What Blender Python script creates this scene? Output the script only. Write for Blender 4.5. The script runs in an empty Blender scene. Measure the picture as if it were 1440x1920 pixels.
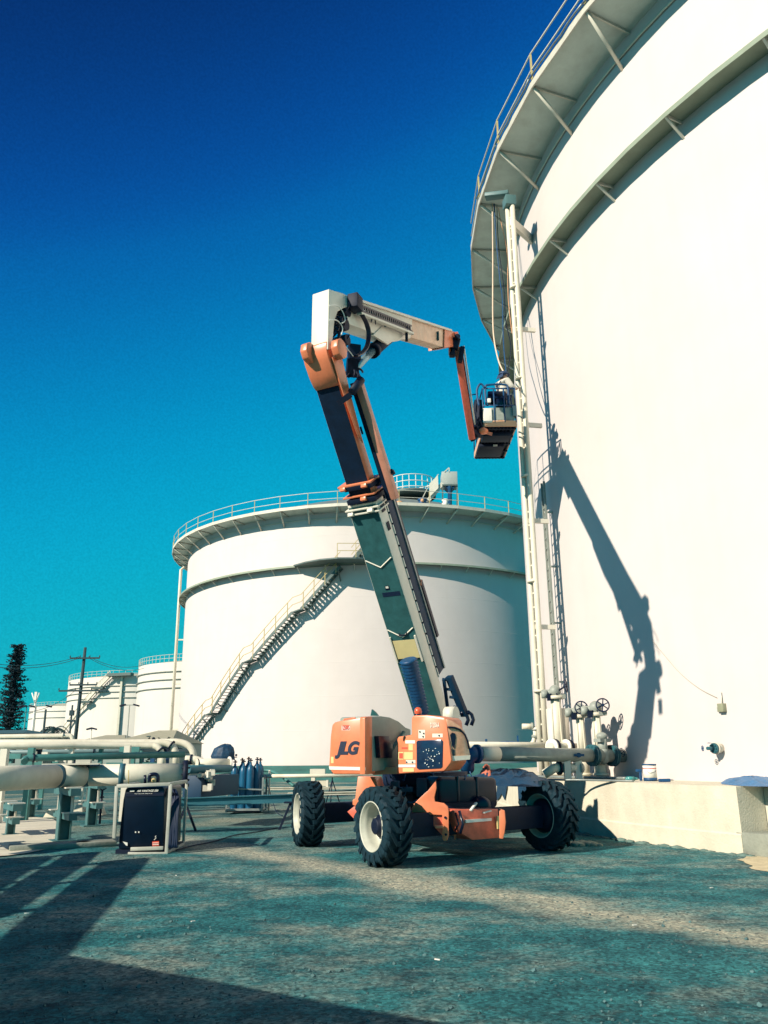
import bpy, bmesh, math, random
from mathutils import Vector as V, Matrix, Euler
random.seed(7)
S = bpy.context.scene; COL = S.collection
PI = math.pi; R = math.radians
sin, cos = math.sin, math.cos

# ------------------------------------------------------------ camera
FPX, PITCH, ROLL, EYE = 1540.0, R(16.46), 0.010, 1.65
_c, _s = cos(ROLL), sin(ROLL)
_fw = V((0, cos(PITCH), sin(PITCH))); _up = V((0, -sin(PITCH), cos(PITCH))); _rt = V((1, 0, 0))
RT = _rt*_c - _up*_s; UP = _rt*_s + _up*_c
CAMP = V((0, 0, EYE))
def ray(px, py): return (_fw*FPX + RT*(px-720) + UP*(960-py))
def at(px, py, Y):
    r = ray(px, py); return CAMP + r*(Y/r.y)
def gnd(px, py, z=0.0):
    r = ray(px, py); return CAMP + r*((z-EYE)/r.z)
def onplane(px, py, P, d):          # vertical plane through P with horizontal direction d
    n = V((-d.y, d.x, 0)); r = ray(px, py); t = (P-CAMP).dot(n)/r.dot(n); return CAMP + r*t
def oncyl(px, py, C, rad):
    r = ray(px, py); a = r.x*r.x+r.y*r.y; b = -(r.x*C.x+r.y*C.y); c = C.x**2+C.y**2-rad**2
    D = b*b-a*c; D = max(D, 0); t = (-b-math.sqrt(D))/a; return CAMP + r*t

cam = bpy.data.cameras.new('camera'); co = bpy.data.objects.new('camera', cam); COL.objects.link(co)
m = Matrix((RT, UP, -_fw)).transposed().to_4x4(); m.translation = CAMP; co.matrix_world = m
cam.sensor_fit = 'VERTICAL'; cam.sensor_height = 36; cam.sensor_width = 27; cam.lens = FPX/1920*36
cam.clip_start = 0.05; cam.clip_end = 3000; S.camera = co

# ------------------------------------------------------------ materials
MATS = {}
def mat(name, c, rough=.5, metal=0, var=.12, sc=3.0, bump=0, bsc=40, streak=0, spec=.5, scol=None):
    if name in MATS: return MATS[name]
    M = bpy.data.materials.new(name); M.use_nodes = True; nt = M.node_tree; N = nt.nodes; L = nt.links
    b = N['Principled BSDF']; b.inputs['Roughness'].default_value = rough; b.inputs['Metallic'].default_value = metal
    b.inputs['Specular IOR Level'].default_value = spec
    tc = N.new('ShaderNodeTexCoord')
    n = N.new('ShaderNodeTexNoise'); n.inputs['Scale'].default_value = sc; n.inputs['Detail'].default_value = 6; n.inputs['Roughness'].default_value = .65
    L.new(tc.outputs['Object'], n.inputs['Vector'])
    r = N.new('ShaderNodeValToRGB'); r.color_ramp.elements[0].position = .3; r.color_ramp.elements[1].position = .7
    d = [x*(1-var) for x in c]; u = [min(1, x*(1+var*.5)) for x in c]
    r.color_ramp.elements[0].color = (*d, 1); r.color_ramp.elements[1].color = (*u, 1)
    L.new(n.outputs['Fac'], r.inputs['Fac']); out = r.outputs['Color']
    if streak:
        mp = N.new('ShaderNodeMapping'); mp.inputs['Scale'].default_value = (1.6, 1.6, .07); L.new(tc.outputs['Object'], mp.inputs['Vector'])
        n2 = N.new('ShaderNodeTexNoise'); n2.inputs['Scale'].default_value = 1.3; n2.inputs['Detail'].default_value = 5; L.new(mp.outputs[0], n2.inputs['Vector'])
        r2 = N.new('ShaderNodeValToRGB'); r2.color_ramp.elements[0].position = .5; r2.color_ramp.elements[1].position = .75
        r2.color_ramp.elements[0].color = (0, 0, 0, 1); r2.color_ramp.elements[1].color = (streak, streak, streak, 1)
        L.new(n2.outputs['Fac'], r2.inputs['Fac'])
        mx = N.new('ShaderNodeMixRGB'); L.new(r2.outputs[0], mx.inputs[0]); L.new(out, mx.inputs[1]); mx.inputs[2].default_value = (*(scol or (.35, .3, .2)), 1); out = mx.outputs[0]
    L.new(out, b.inputs['Base Color'])
    if bump:
        n3 = N.new('ShaderNodeTexNoise'); n3.inputs['Scale'].default_value = bsc; n3.inputs['Detail'].default_value = 4; L.new(tc.outputs['Object'], n3.inputs['Vector'])
        bp = N.new('ShaderNodeBump'); bp.inputs['Strength'].default_value = bump; bp.inputs['Distance'].default_value = .02
        L.new(n3.outputs['Fac'], bp.inputs['Height']); L.new(bp.outputs[0], b.inputs['Normal'])
    MATS[name] = M; return M

WHITE = mat('tank_paint', (.74, .665, .62), .55, 0, .05, .5, 0, 40, .10, .3, (.62, .56, .42))
FARW = mat('far_tank_paint', (.73, .68, .60), .6, 0, .05, .3, 0, 40, .15, .3, (.5, .45, .36))
STEELW = mat('painted_steel', (.72, .68, .56), .5, 0, .12, 4, 0, 40, .25, .3, (.4, .33, .2))
CONC = mat('concrete', (.70, .65, .51), .9, 0, .14, 2.5, .4, 30, .3, .2, (.42, .38, .25))
DCONC = mat('old_concrete', (.3, .32, .26), .9, 0, .3, 3, .5, 30)
ORANGE = mat('orange_paint', (.82, .24, .11), .32, 0, .14, 5, 0, 40, .15, .5, (.6, .22, .1))
RED = mat('red_orange_paint', (.80, .16, .09), .42, 0, .25, 8, .2, 60)
CREAM = mat('cream_paint', (.78, .73, .60), .38, 0, .08, 4, 0, 40, .15, .5, (.5, .42, .28))
OLIVE = mat('boom_shade_and_openings', (.03, .12, .125), .6, 0, .3, 5, .1, 40, spec=.25)  # dark teal: underside shade put into the colour; upper boom openings too
MAROON = mat('shade_and_dark_trim', (.002, .014, .038), .6, 0, .35, 6, .1, 40, spec=.2)  # dark navy: fly boom shade put into the colour; also slot and cable
HOOD = mat('hood_grey_paint', (.26, .32, .26), .4, 0, .15, 4)
BLACK = mat('black_plastic', (.002, .007, .026), .28, 0, .3, 8, spec=.4)
DARK = mat('dark_steel', (.002, .009, .03), .6, 0, .3, 10, spec=.3)
RUBBER = mat('tyre_rubber', (.006, .03, .045), .7, 0, .35, 9, .3, 60, spec=.25)
RIM = mat('rim_paint', (.55, .56, .46), .4, 0, .15, 8)
CHROME = mat('cylinder_rod', (.6, .6, .58), .2, .9, .05)
BLUEH = mat('blue_bellows', (.006, .07, .18), .5, 0, .3, 8)
GASB = mat('gas_bottle_blue', (.008, .10, .20), .35, 0, .2, 6)
TARP = mat('blue_tarp', (.02, .17, .38), .45, 0, .35, 9, .6, 14)
DTARP = mat('navy_tarp', (.004, .045, .10), .6, 0, .4, 9, .6, 14)
GALV = mat('galvanised_steel', (.3, .34, .32), .45, .4, .3, 6)
GREYP = mat('grey_pipe_paint', (.33, .36, .31), .5, 0, .25, 4, 0, 40, .3, .5, (.16, .18, .16))
TEALP = mat('green_pipe_paint', (.06, .22, .2), .5, 0, .25, 4)
PIPEW = mat('pipe_cream_paint', (.78, .73, .58), .5, 0, .1, 3, .1, 10, .35, .4, (.42, .36, .22))
YEL = mat('handrail_yellow', (.6, .47, .2), .5, 0, .15, 6)
RAILW = mat('handrail_paint', (.62, .6, .5), .5, 0, .15, 6)
GRATE = mat('grating_steel', (.12, .17, .16), .6, .2, .3, 10)
ROOFM = mat('tank_roof_paint', (.2, .25, .24), .6, 0, .4, 1.2)
WOOD = mat('pole_timber', (.035, .07, .08), .9, 0, .3, 4)
LEAF = mat('needle_foliage', (.008, .035, .05), .8, 0, .5, 3)
PALM = mat('palm_foliage', (.015, .06, .06), .7, 0, .4, 4)
BARK = mat('bark', (.04, .05, .045), .9, 0, .3, 5)
ROOFT = mat('shed_roof_sheet', (.42, .4, .28), .7, 0, .15, 4)
ROOFG = mat('dark_roof_sheet', (.05, .12, .13), .7, 0, .3, 1)
WALLB = mat('shed_wall', (.3, .36, .32), .8, 0, .2, 1)
WHT = mat('decal_white', (.85, .82, .72), .5, 0, .05)
NAVY = mat('decal_navy', (.002, .013, .045), .5, 0, .05)
DYEL = mat('decal_yellow', (.75, .6, .25), .5, 0, .1)
DRED = mat('decal_red', (.75, .08, .04), .5, 0, .1)
ORW = mat('orange_rope', (.8, .4, .2), .7, 0, .2)
SHIRT = mat('white_shirt', (.72, .68, .58), .85, 0, .15, 12, .3, 20)
PANTS = mat('navy_trousers', (.02, .04, .1), .85, 0, .2, 12)
SKIN = mat('skin', (.5, .3, .2), .6, 0, .08, 20)
HAT = mat('hat_navy', (.02, .05, .12), .6, 0, .2, 12)
GLASS = mat('smoked_panel', (.01, .03, .07), .12, 0, .3, 12)
LED = mat('switch_white', (.8, .85, .8), .4, 0, .05)

# ------------------------------------------------------------ mesh builder
class MB:
    def __init__(s): s.v = []; s.f = []; s.sm = []
    def add(s, vs, fs, sm=False):
        o = len(s.v); s.v += [V(x) for x in vs]; s.f += [tuple(i+o for i in f) for f in fs]; s.sm += [sm]*len(fs); return s
    def hexa(s, p):          # 8 points: bottom 4, top 4
        return s.add(p, [(3, 2, 1, 0), (4, 5, 6, 7), (0, 1, 5, 4), (1, 2, 6, 5), (2, 3, 7, 6), (3, 0, 4, 7)])
    def box(s, c, d, rz=0, rx=0, ry=0):
        M = Euler((rx, ry, rz)).to_matrix(); c = V(c); x, y, z = d[0]/2, d[1]/2, d[2]/2
        return s.hexa([c+M@V(q) for q in [(-x,-y,-z),(x,-y,-z),(x,y,-z),(-x,y,-z),(-x,-y,z),(x,-y,z),(x,y,z),(-x,y,z)]])
    def obox(s, o, a, b, c):  # corner o and three edge vectors
        o, a, b, c = V(o), V(a), V(b), V(c)
        return s.hexa([o, o+a, o+a+b, o+b, o+c, o+a+c, o+a+b+c, o+b+c])
    def beam(s, p, q, w, h, up=V((0, 0, 1))):
        p, q = V(p), V(q); d = (q-p)
        if d.length < 1e-6: return s
        d.normalize(); x = d.cross(up)
        if x.length < 1e-4: x = d.cross(V((0, 1, 0)))
        x.normalize(); y = x.cross(d); x *= w/2; y *= h/2
        return s.hexa([p-x-y, p+x-y, q+x-y, q-x-y, p-x+y, p+x+y, q+x+y, q-x+y])
    def tube(s, pts, r, n=8, cap=True):
        pts = [V(p) for p in pts]; k = len(pts); vs = []; fs = []; prev = None
        for i, p in enumerate(pts):
            d = (pts[min(i+1, k-1)]-pts[max(i-1, 0)]).normalized()
            if prev is None:
                x = d.cross(V((0, 0, 1)));
                if x.length < 1e-3: x = d.cross(V((0, 1, 0)))
            else: x = prev - d*prev.dot(d)
            x.normalize(); prev = x; y = d.cross(x); rr = r[i] if isinstance(r, (list, tuple)) else r
            for j in range(n):
                a = 2*PI*j/n; vs.append(p+(x*cos(a)+y*sin(a))*rr)
        for i in range(k-1):
            for j in range(n): fs.append((i*n+j, i*n+(j+1) % n, (i+1)*n+(j+1) % n, (i+1)*n+j))
        s.add(vs, fs, True)
        if cap:
            o = len(s.v)-len(vs); s.f.append(tuple(o+j for j in range(n))[::-1]); s.f.append(tuple(o+(k-1)*n+j for j in range(n))); s.sm += [False, False]
        return s
    def cyl(s, p, q, r, r2=None, n=20): return s.tube([p, q], [r, r if r2 is None else r2], n)
    def lathe(s, prof, c=(0, 0, 0), n=32, M=None, a0=0, a1=2*PI, sm=True, close=False):   # prof (r,z)
        c = V(c); vs = []; fs = []; full = abs(a1-a0-2*PI) < 1e-6; cnt = n if full else n+1; k = len(prof)
        for i in range(cnt):
            a = a0+(a1-a0)*i/n
            for (r, z) in prof:
                p = V((r*cos(a), r*sin(a), z)); vs.append(c+((M@p) if M else p))
        for i in range(n):
            j = (i+1) % cnt
            for q in range(k if close else k-1): fs.append((i*k+q, j*k+q, j*k+(q+1) % k, i*k+(q+1) % k))
        if close and not full: fs += [tuple(range(k))[::-1], tuple((cnt-1)*k+q for q in range(k))]
        return s.add(vs, fs, sm)
    def ringseg(s, c, ri, ro, z0, z1, n, a0=0, a1=2*PI, sm=False): return s.lathe([(ri, z0), (ro, z0), (ro, z1), (ri, z1)], c, n, None, a0, a1, sm, True)
    def prism(s, poly, off):      # poly: list of 3D points, off vector
        k = len(poly); poly = [V(p) for p in poly]; off = V(off)
        return s.add(poly+[p+off for p in poly], [tuple(range(k))[::-1], tuple(range(k, 2*k))]+[(i, (i+1) % k, (i+1) % k+k, i+k) for i in range(k)])
    def sphere(s, c, r, n=12, sc=(1, 1, 1)):
        c = V(c); vs = []; fs = []; h = n//2
        for i in range(h+1):
            t = PI*i/h
            for j in range(n): a = 2*PI*j/n; vs.append(c+V((r*sin(t)*cos(a)*sc[0], r*sin(t)*sin(a)*sc[1], r*cos(t)*sc[2])))
        for i in range(h):
            for j in range(n): fs.append((i*n+j, (i+1)*n+j, (i+1)*n+(j+1) % n, i*n+(j+1) % n))
        return s.add(vs, fs, True)
    def build(s, name, m, parent=None, origin=None, bevel=0, bseg=2):
        org = V(parent['_o']) if parent is not None and '_o' in parent else (V(origin) if origin is not None else V((0, 0, 0)))
        me = bpy.data.meshes.new(name); me.from_pydata([p-org for p in s.v], [], s.f)
        me.polygons.foreach_set('use_smooth', s.sm); me.materials.append(m)
        bm = bmesh.new(); bm.from_mesh(me); bmesh.ops.remove_doubles(bm, verts=bm.verts, dist=1e-5); bmesh.ops.recalc_face_normals(bm, faces=bm.faces)
        if bevel:
            es = [e for e in bm.edges if len(e.link_faces) == 2 and e.calc_face_angle(0) > .6]
            bmesh.ops.bevel(bm, geom=es, offset=bevel, segments=bseg, affect='EDGES', profile=.5)
            for f in bm.faces: f.smooth = True
        bm.to_mesh(me); bm.free()
        if bevel: me.set_sharp_from_angle(angle=R(35))
        o = bpy.data.objects.new(name, me); COL.objects.link(o)
        if parent is not None: o.parent = parent; o['_o'] = list(org)
        else: o.location = org; o['_o'] = list(org)
        return o
def tag(o, label=None, cat=None, group=None, kind=None):
    if label: o['label'] = label
    if cat: o['category'] = cat
    if group: o['group'] = group
    if kind: o['kind'] = kind
    return o
def thing(name, loc, label, cat, group=None):
    o = bpy.data.objects.new(name, None); COL.objects.link(o); o.location = V(loc); o['_o'] = list(V(loc)); o.empty_display_size = .2
    return tag(o, label, cat, group)
def copy_tree(o, parent=None):
    c = o.copy(); COL.objects.link(c)
    if parent is not None: c.parent = parent
    for ch in [x for x in o.children]: copy_tree(ch, c)
    return c
def text(s, name, m, parent, P, X, Yv, size, bold=0, shear=0, depth=.003, space=1.0):
    """writing on a flat face: P lower-left, X right dir, Yv up dir, height of capitals = size"""
    cu = bpy.data.curves.new(name, 'FONT'); cu.body = s; cu.size = 1; cu.offset = bold; cu.shear = shear; cu.extrude = .0; cu.space_character = space
    t = bpy.data.objects.new(name, cu); COL.objects.link(t); dg = bpy.context.evaluated_depsgraph_get(); dg.update()
    me = bpy.data.meshes.new_from_object(t.evaluated_get(dg)); bpy.data.objects.remove(t)
    X = V(X).normalized(); Yv = V(Yv).normalized(); Z = X.cross(Yv); k = size/.69; org = V(parent['_o']); lo = min(v.co.x for v in me.vertices)
    for v in me.vertices: v.co = V(P)+X*(v.co.x-lo)*k+Yv*v.co.y*k+Z*depth-org
    me.materials.append(m); o = bpy.data.objects.new(name, me); COL.objects.link(o); o.parent = parent; o['_o'] = list(org); return o
def bez(a, b, c, n=8): a, b, c = V(a), V(b), V(c); return [a*(1-t)**2+b*2*t*(1-t)+c*t*t for t in [i/n for i in range(n+1)]]
def smooth(pts, n=5):
    pts = [V(p) for p in pts]; P = [pts[0]]+pts+[pts[-1]]; o = []
    for i in range(1, len(P)-2):
        for k in range(n):
            t = k/n; a, b, c, d = P[i-1], P[i], P[i+1], P[i+2]
            o.append(.5*((2*b)+(c-a)*t+(2*a-5*b+4*c-d)*t*t+(3*b-a-3*c+d)*t**3))
    return o+[pts[-1]]
Z = V((0, 0, 1))
# ------------------------------------------------------------ light and sky
SUNH = V((-.785, -.62, 0)); ELEV = R(30.5)
SUND = (SUNH*cos(ELEV)+Z*sin(ELEV)).normalized()
sl = bpy.data.lights.new('sun', 'SUN'); sl.energy = 5.0; sl.angle = R(.5); sl.color = (1, .90, .76)
so = bpy.data.objects.new('sun', sl); COL.objects.link(so); so.rotation_euler = SUND.to_track_quat('Z', 'Y').to_euler(); so.location = (-30, -20, 40)
W = bpy.data.worlds.new('World'); S.world = W; W.use_nodes = True; nt = W.node_tree; N = nt.nodes; L = nt.links
bg = N['Background']
sky = N.new('ShaderNodeTexSky'); sky.sky_type = 'NISHITA'; sky.sun_disc = False; sky.sun_elevation = ELEV
sky.sun_rotation = math.atan2(SUNH.x, SUNH.y)
tcw = N.new('ShaderNodeTexCoord'); sep = N.new('ShaderNodeSeparateXYZ'); L.new(tcw.outputs['Generated'], sep.inputs[0])
dp = N.new('ShaderNodeVectorMath'); dp.operation = 'DOT_PRODUCT'; L.new(tcw.outputs['Generated'], dp.inputs[0]); dp.inputs[1].default_value = (-.28, 0.0, .96)
rp = N.new('ShaderNodeValToRGB'); L.new(dp.outputs['Value'], rp.inputs[0]); cr = rp.color_ramp; cr.interpolation = 'B_SPLINE'
stops = [(0, (.02, .47, .46)), (.12, (.004, .46, .47)), (.22, (0, .43, .54)), (.33, (0, .39, .61)), (.46, (0, .25, .53)), (.6, (.001, .105, .39)), (.67, (.001, .065, .30)), (.74, (.001, .04, .20)), (.82, (.001, .02, .12)), (1, (.001, .01, .07))]
while len(cr.elements) < len(stops): cr.elements.new(.5)
for e, (p, c) in zip(cr.elements, stops): e.position = p; e.color = (*c, 1)
hs = N.new('ShaderNodeHueSaturation'); hs.inputs['Saturation'].default_value = 1.3; hs.inputs['Value'].default_value = .005; L.new(sky.outputs[0], hs.inputs['Color'])
mx = N.new('ShaderNodeMixRGB'); mx.blend_type = 'ADD'; mx.inputs[0].default_value = .5; L.new(rp.outputs[0], mx.inputs[1]); L.new(hs.outputs[0], mx.inputs[2])
ns = N.new('ShaderNodeTexNoise'); ns.inputs['Scale'].default_value = 420; ns.inputs['Detail'].default_value = 1; L.new(tcw.outputs['Generated'], ns.inputs[0])
mr = N.new('ShaderNodeMapRange'); mr.inputs['From Min'].default_value = .3; mr.inputs['From Max'].default_value = .7; mr.inputs['To Min'].default_value = .93; mr.inputs['To Max'].default_value = 1.07; L.new(ns.outputs['Fac'], mr.inputs[0])
m2 = N.new('ShaderNodeVectorMath'); m2.operation = 'SCALE'; 
# teal fill added to the unseen low sky behind the camera, lifting shaded walls
bk_ = N.new('ShaderNodeMapRange'); bk_.inputs['From Min'].default_value = .15; bk_.inputs['From Max'].default_value = -.35; bk_.inputs['To Min'].default_value = 0; bk_.inputs['To Max'].default_value = 1; L.new(sep.outputs['Y'], bk_.inputs[0])
bz_ = N.new('ShaderNodeMapRange'); bz_.inputs['From Min'].default_value = .45; bz_.inputs['From Max'].default_value = .05; L.new(sep.outputs['Z'], bz_.inputs[0])
bm_ = N.new('ShaderNodeMath'); bm_.operation = 'MULTIPLY'; L.new(bk_.outputs[0], bm_.inputs[0]); L.new(bz_.outputs[0], bm_.inputs[1])
mb_ = N.new('ShaderNodeMixRGB'); mb_.inputs[2].default_value = (.0, .50, .62, 1); L.new(bm_.outputs[0], mb_.inputs[0]); L.new(mx.outputs[0], mb_.inputs[1]); L.new(mb_.outputs[0], m2.inputs[0]); L.new(mr.outputs[0], m2.inputs['Scale'])
L.new(m2.outputs[0], bg.inputs[0]); bg.inputs[1].default_value = .81
S.view_settings.view_transform = 'Standard'; S.view_settings.look = 'None'; S.view_settings.gamma = 1; S.view_settings.exposure = .3
S.render.engine = 'CYCLES'; S.cycles.diffuse_bounces = 1

# ------------------------------------------------------------ ground
def ground_mat():
    M = bpy.data.materials.new('yard_ground'); M.use_nodes = True; nt = M.node_tree; N = nt.nodes; L = nt.links; b = N['Principled BSDF']
    b.inputs['Roughness'].default_value = .9; b.inputs['Specular IOR Level'].default_value = .2
    tc = N.new('ShaderNodeTexCoord')
    def noise(sc, det=5, mp=None, ro=.6):
        n = N.new('ShaderNodeTexNoise'); n.inputs['Scale'].default_value = sc; n.inputs['Detail'].default_value = det; n.inputs['Roughness'].default_value = ro
        if mp:
            q = N.new('ShaderNodeMapping'); q.inputs['Scale'].default_value = mp[0]; q.inputs['Rotation'].default_value = (0, 0, mp[1]); q.inputs['Location'].default_value = mp[2]
            L.new(tc.outputs['Object'], q.inputs[0]); L.new(q.outputs[0], n.inputs[0])
        else: L.new(tc.outputs['Object'], n.inputs[0])
        return n
    def ramp(src, a, c):
        r = N.new('ShaderNodeValToRGB'); r.color_ramp.elements[0].position = a; r.color_ramp.elements[1].position = c; L.new(src, r.inputs[0]); return r
    def mix(f, a, c, bl='MIX'):
        x = N.new('ShaderNodeMixRGB'); x.blend_type = bl
        for i, q in enumerate((f, a, c)):
            if isinstance(q, (float, int)): x.inputs[i].default_value = q
            elif isinstance(q, tuple): x.inputs[i].default_value = (*q, 1)
            else: L.new(q, x.inputs[i])
        return x.outputs[0]
    fine = ramp(noise(22, 8, None, .85).outputs['Fac'], .36, .62)
    midn = ramp(noise(1.3, 10, ((1, .8, 1), R(20), (5, 1, 0)), .78).outputs['Fac'], .36, .64)
    base = mix(midn.outputs[0], mix(fine.outputs[0], (.001, .022, .035), (.012, .14, .17)), mix(fine.outputs[0], (.025, .17, .18), (.09, .42, .42)))
    patch = ramp(noise(.5, 9, ((1, 1.3, 1), R(12), (3.1, 4.4, 0)), .72).outputs['Fac'], .46, .64)
    speck = ramp(noise(5.5, 6, None, .8).outputs['Fac'], .36, .6)
    pf = mix(1.0, patch.outputs[0], speck.outputs[0], 'MULTIPLY')
    c = mix(pf, base, (.44, .47, .38))
    # the dry light track that runs from the machine towards the lower right, and light apron by the ring wall
    def band(p, d, w, soft):
        nrm = V((-d[1], d[0], 0)).normalized()
        wob = noise(.7, 4, ((1, 1, 1), 0, (9, 2, 0)))
        vm = N.new('ShaderNodeVectorMath'); vm.operation = 'SUBTRACT'; L.new(tc.outputs['Object'], vm.inputs[0]); vm.inputs[1].default_value = (p[0], p[1], 0)
        dt = N.new('ShaderNodeVectorMath'); dt.operation = 'DOT_PRODUCT'; L.new(vm.outputs[0], dt.inputs[0]); dt.inputs[1].default_value = nrm
        ad = N.new('ShaderNodeMath'); ad.operation = 'MULTIPLY_ADD'; L.new(wob.outputs['Fac'], ad.inputs[0]); ad.inputs[1].default_value = 2.4*w; L.new(dt.outputs['Value'], ad.inputs[2])
        a2 = N.new('ShaderNodeMath'); a2.operation = 'SUBTRACT'; L.new(ad.outputs[0], a2.inputs[0]); a2.inputs[1].default_value = 1.2*w
        ab = N.new('ShaderNodeMath'); ab.operation = 'ABSOLUTE'; L.new(a2.outputs[0], ab.inputs[0])
        m = N.new('ShaderNodeMapRange'); m.inputs['From Min'].default_value = w; m.inputs['From Max'].default_value = w-soft; L.new(ab.outputs[0], m.inputs[0]); return m.outputs[0]
    sp2 = ramp(noise(9, 6, None, .8).outputs['Fac'], .3, .52)
    t1 = mix(1.0, band((.9, 11.4), (.62, -.78), .75, .6), sp2.outputs[0], 'MULTIPLY'); c = mix(t1, c, (.60, .56, .42))
    # far paving: lighter, drier beyond the machine
    sx = N.new('ShaderNodeSeparateXYZ'); L.new(tc.outputs['Object'], sx.inputs[0])
    fy = N.new('ShaderNodeMapRange'); fy.inputs['From Min'].default_value = 17.5; fy.inputs['From Max'].default_value = 22; L.new(sx.outputs['Y'], fy.inputs[0])
    c = mix(fy.outputs[0], c, mix(ramp(noise(.35, 6).outputs['Fac'], .4, .62).outputs[0], (.04, .17, .175), (.29, .31, .24)))
    vo = N.new('ShaderNodeTexVoronoi'); vo.inputs['Scale'].default_value = 34; L.new(tc.outputs['Object'], vo.inputs['Vector'])
    vr = ramp(vo.outputs['Color'], .1, .9); vr.color_ramp.elements[0].color = (.34, .40, .43, 1); vr.color_ramp.elements[1].color = (1.6, 1.68, 1.68, 1)
    c = mix(.8, c, vr.outputs[0], 'MULTIPLY')
    L.new(c, b.inputs['Base Color'])
    bp = N.new('ShaderNodeBump'); bp.inputs['Strength'].default_value = .9; bp.inputs['Distance'].default_value = .07
    L.new(noise(30, 6, None, .85).outputs['Fac'], bp.inputs['Height']); L.new(bp.outputs[0], b.inputs['Normal'])
    return M
GM = ground_mat()
g = MB(); xs = [-900, -300, -100, -40]+[i for i in range(-14, 15)]+[40, 100, 300, 900]; ys = [-300, -60, -10, 0]+[3+i*.5 for i in range(50)]+[30, 36, 50, 90, 200, 500, 1600]
def gz(x, y):
    if abs(x) > 13 or y > 27 or y < 1: return 0
    return .012*sin(x*1.7+y*.9)*sin(y*1.3-x*.4)
g.add([(x, y, gz(x, y)) for y in ys for x in xs], [(j*len(xs)+i, j*len(xs)+i+1, (j+1)*len(xs)+i+1, (j+1)*len(xs)+i) for j in range(len(ys)-1) for i in range(len(xs)-1)], True)
tag(g.build('ground', GM), kind='structure')
SAND = mat('sand', (.62, .53, .33), .95, 0, .25, 6, .8, 30)
# sandy apron beside the ring wall's corner, light pad under the pipes
def patch(name, pts, m, z):
    b = MB(); c = sum((V((p[0], p[1], 0)) for p in pts), V())/len(pts); k = len(pts)
    b.add([(c.x, c.y, z+.01)]+[(p[0], p[1], z) for p in pts], [(0, i+1, (i+1) % k+1) for i in range(k)]); return tag(b.build(name, m), kind='structure')
def blob(pts, n=6, j=.05):
    pts = [V((p[0], p[1], 0)) for p in pts]; o = smooth(pts+[pts[0]], n)[:-1]
    return [(p.x+random.uniform(-j, j), p.y+random.uniform(-j, j)) for p in o]
patch('sand_apron', blob([gnd(1385, 1612), gnd(1440, 1600), gnd(1560, 1600), gnd(1600, 1640), gnd(1440, 1636), gnd(1405, 1624)]), SAND, .012)
patch('concrete_apron', blob([gnd(-260, 1608), gnd(-150, 1545), gnd(40, 1532), gnd(120, 1545), gnd(110, 1575), gnd(20, 1606)], 5, .08), CONC, .018)
# gravel
st = MB()
for i in range(2200):
    y = 4.8+random.random()**1.5*11; x = random.uniform(-.5, .5)*y*.98
    if abs(x+.5) < 3.5 and y > 12.5: continue
    r = random.uniform(.005, .015)*(1 if random.random() < .93 else 1.8); a = random.random()*6; c = V((x, y, gz(x, y)+r*.3))
    st.add([c+V((r*cos(a+q*2.09), r*sin(a+q*2.09), -r*.5)) for q in range(3)]+[c+V((r*.3*cos(a+1), r*.3*sin(a+1), r*random.uniform(.5, .9)))]+[c+V((r*.9*cos(a+1+q*2.09), r*.9*sin(a+1+q*2.09), r*.2)) for q in range(3)], [(0, 6, 4, 3), (4, 5, 3), (5, 6, 3), (0, 4, 6), (1, 5, 4), (2, 6, 5), (0, 1, 4), (1, 2, 5), (2, 0, 6)])
tag(st.build('gravel', mat('gravel_stone', (.08, .17, .17), .9, 0, .6, 2)), 'loose grey gravel scattered over the worn yard surface', 'gravel', kind='stuff')
lt = MB()
for px, py in [(330, 1642), (362, 1728), (50, 1713), (1334, 1665), (820, 1800), (1190, 1735)]:
    c = gnd(px, py, .02); a = random.random()*3; lt.box(c+Z*.005, (.05, .012, .008), a)
tag(lt.build('litter', WHT), 'small pale scraps of litter scattered on the gravel yard', 'litter', kind='stuff')

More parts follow.
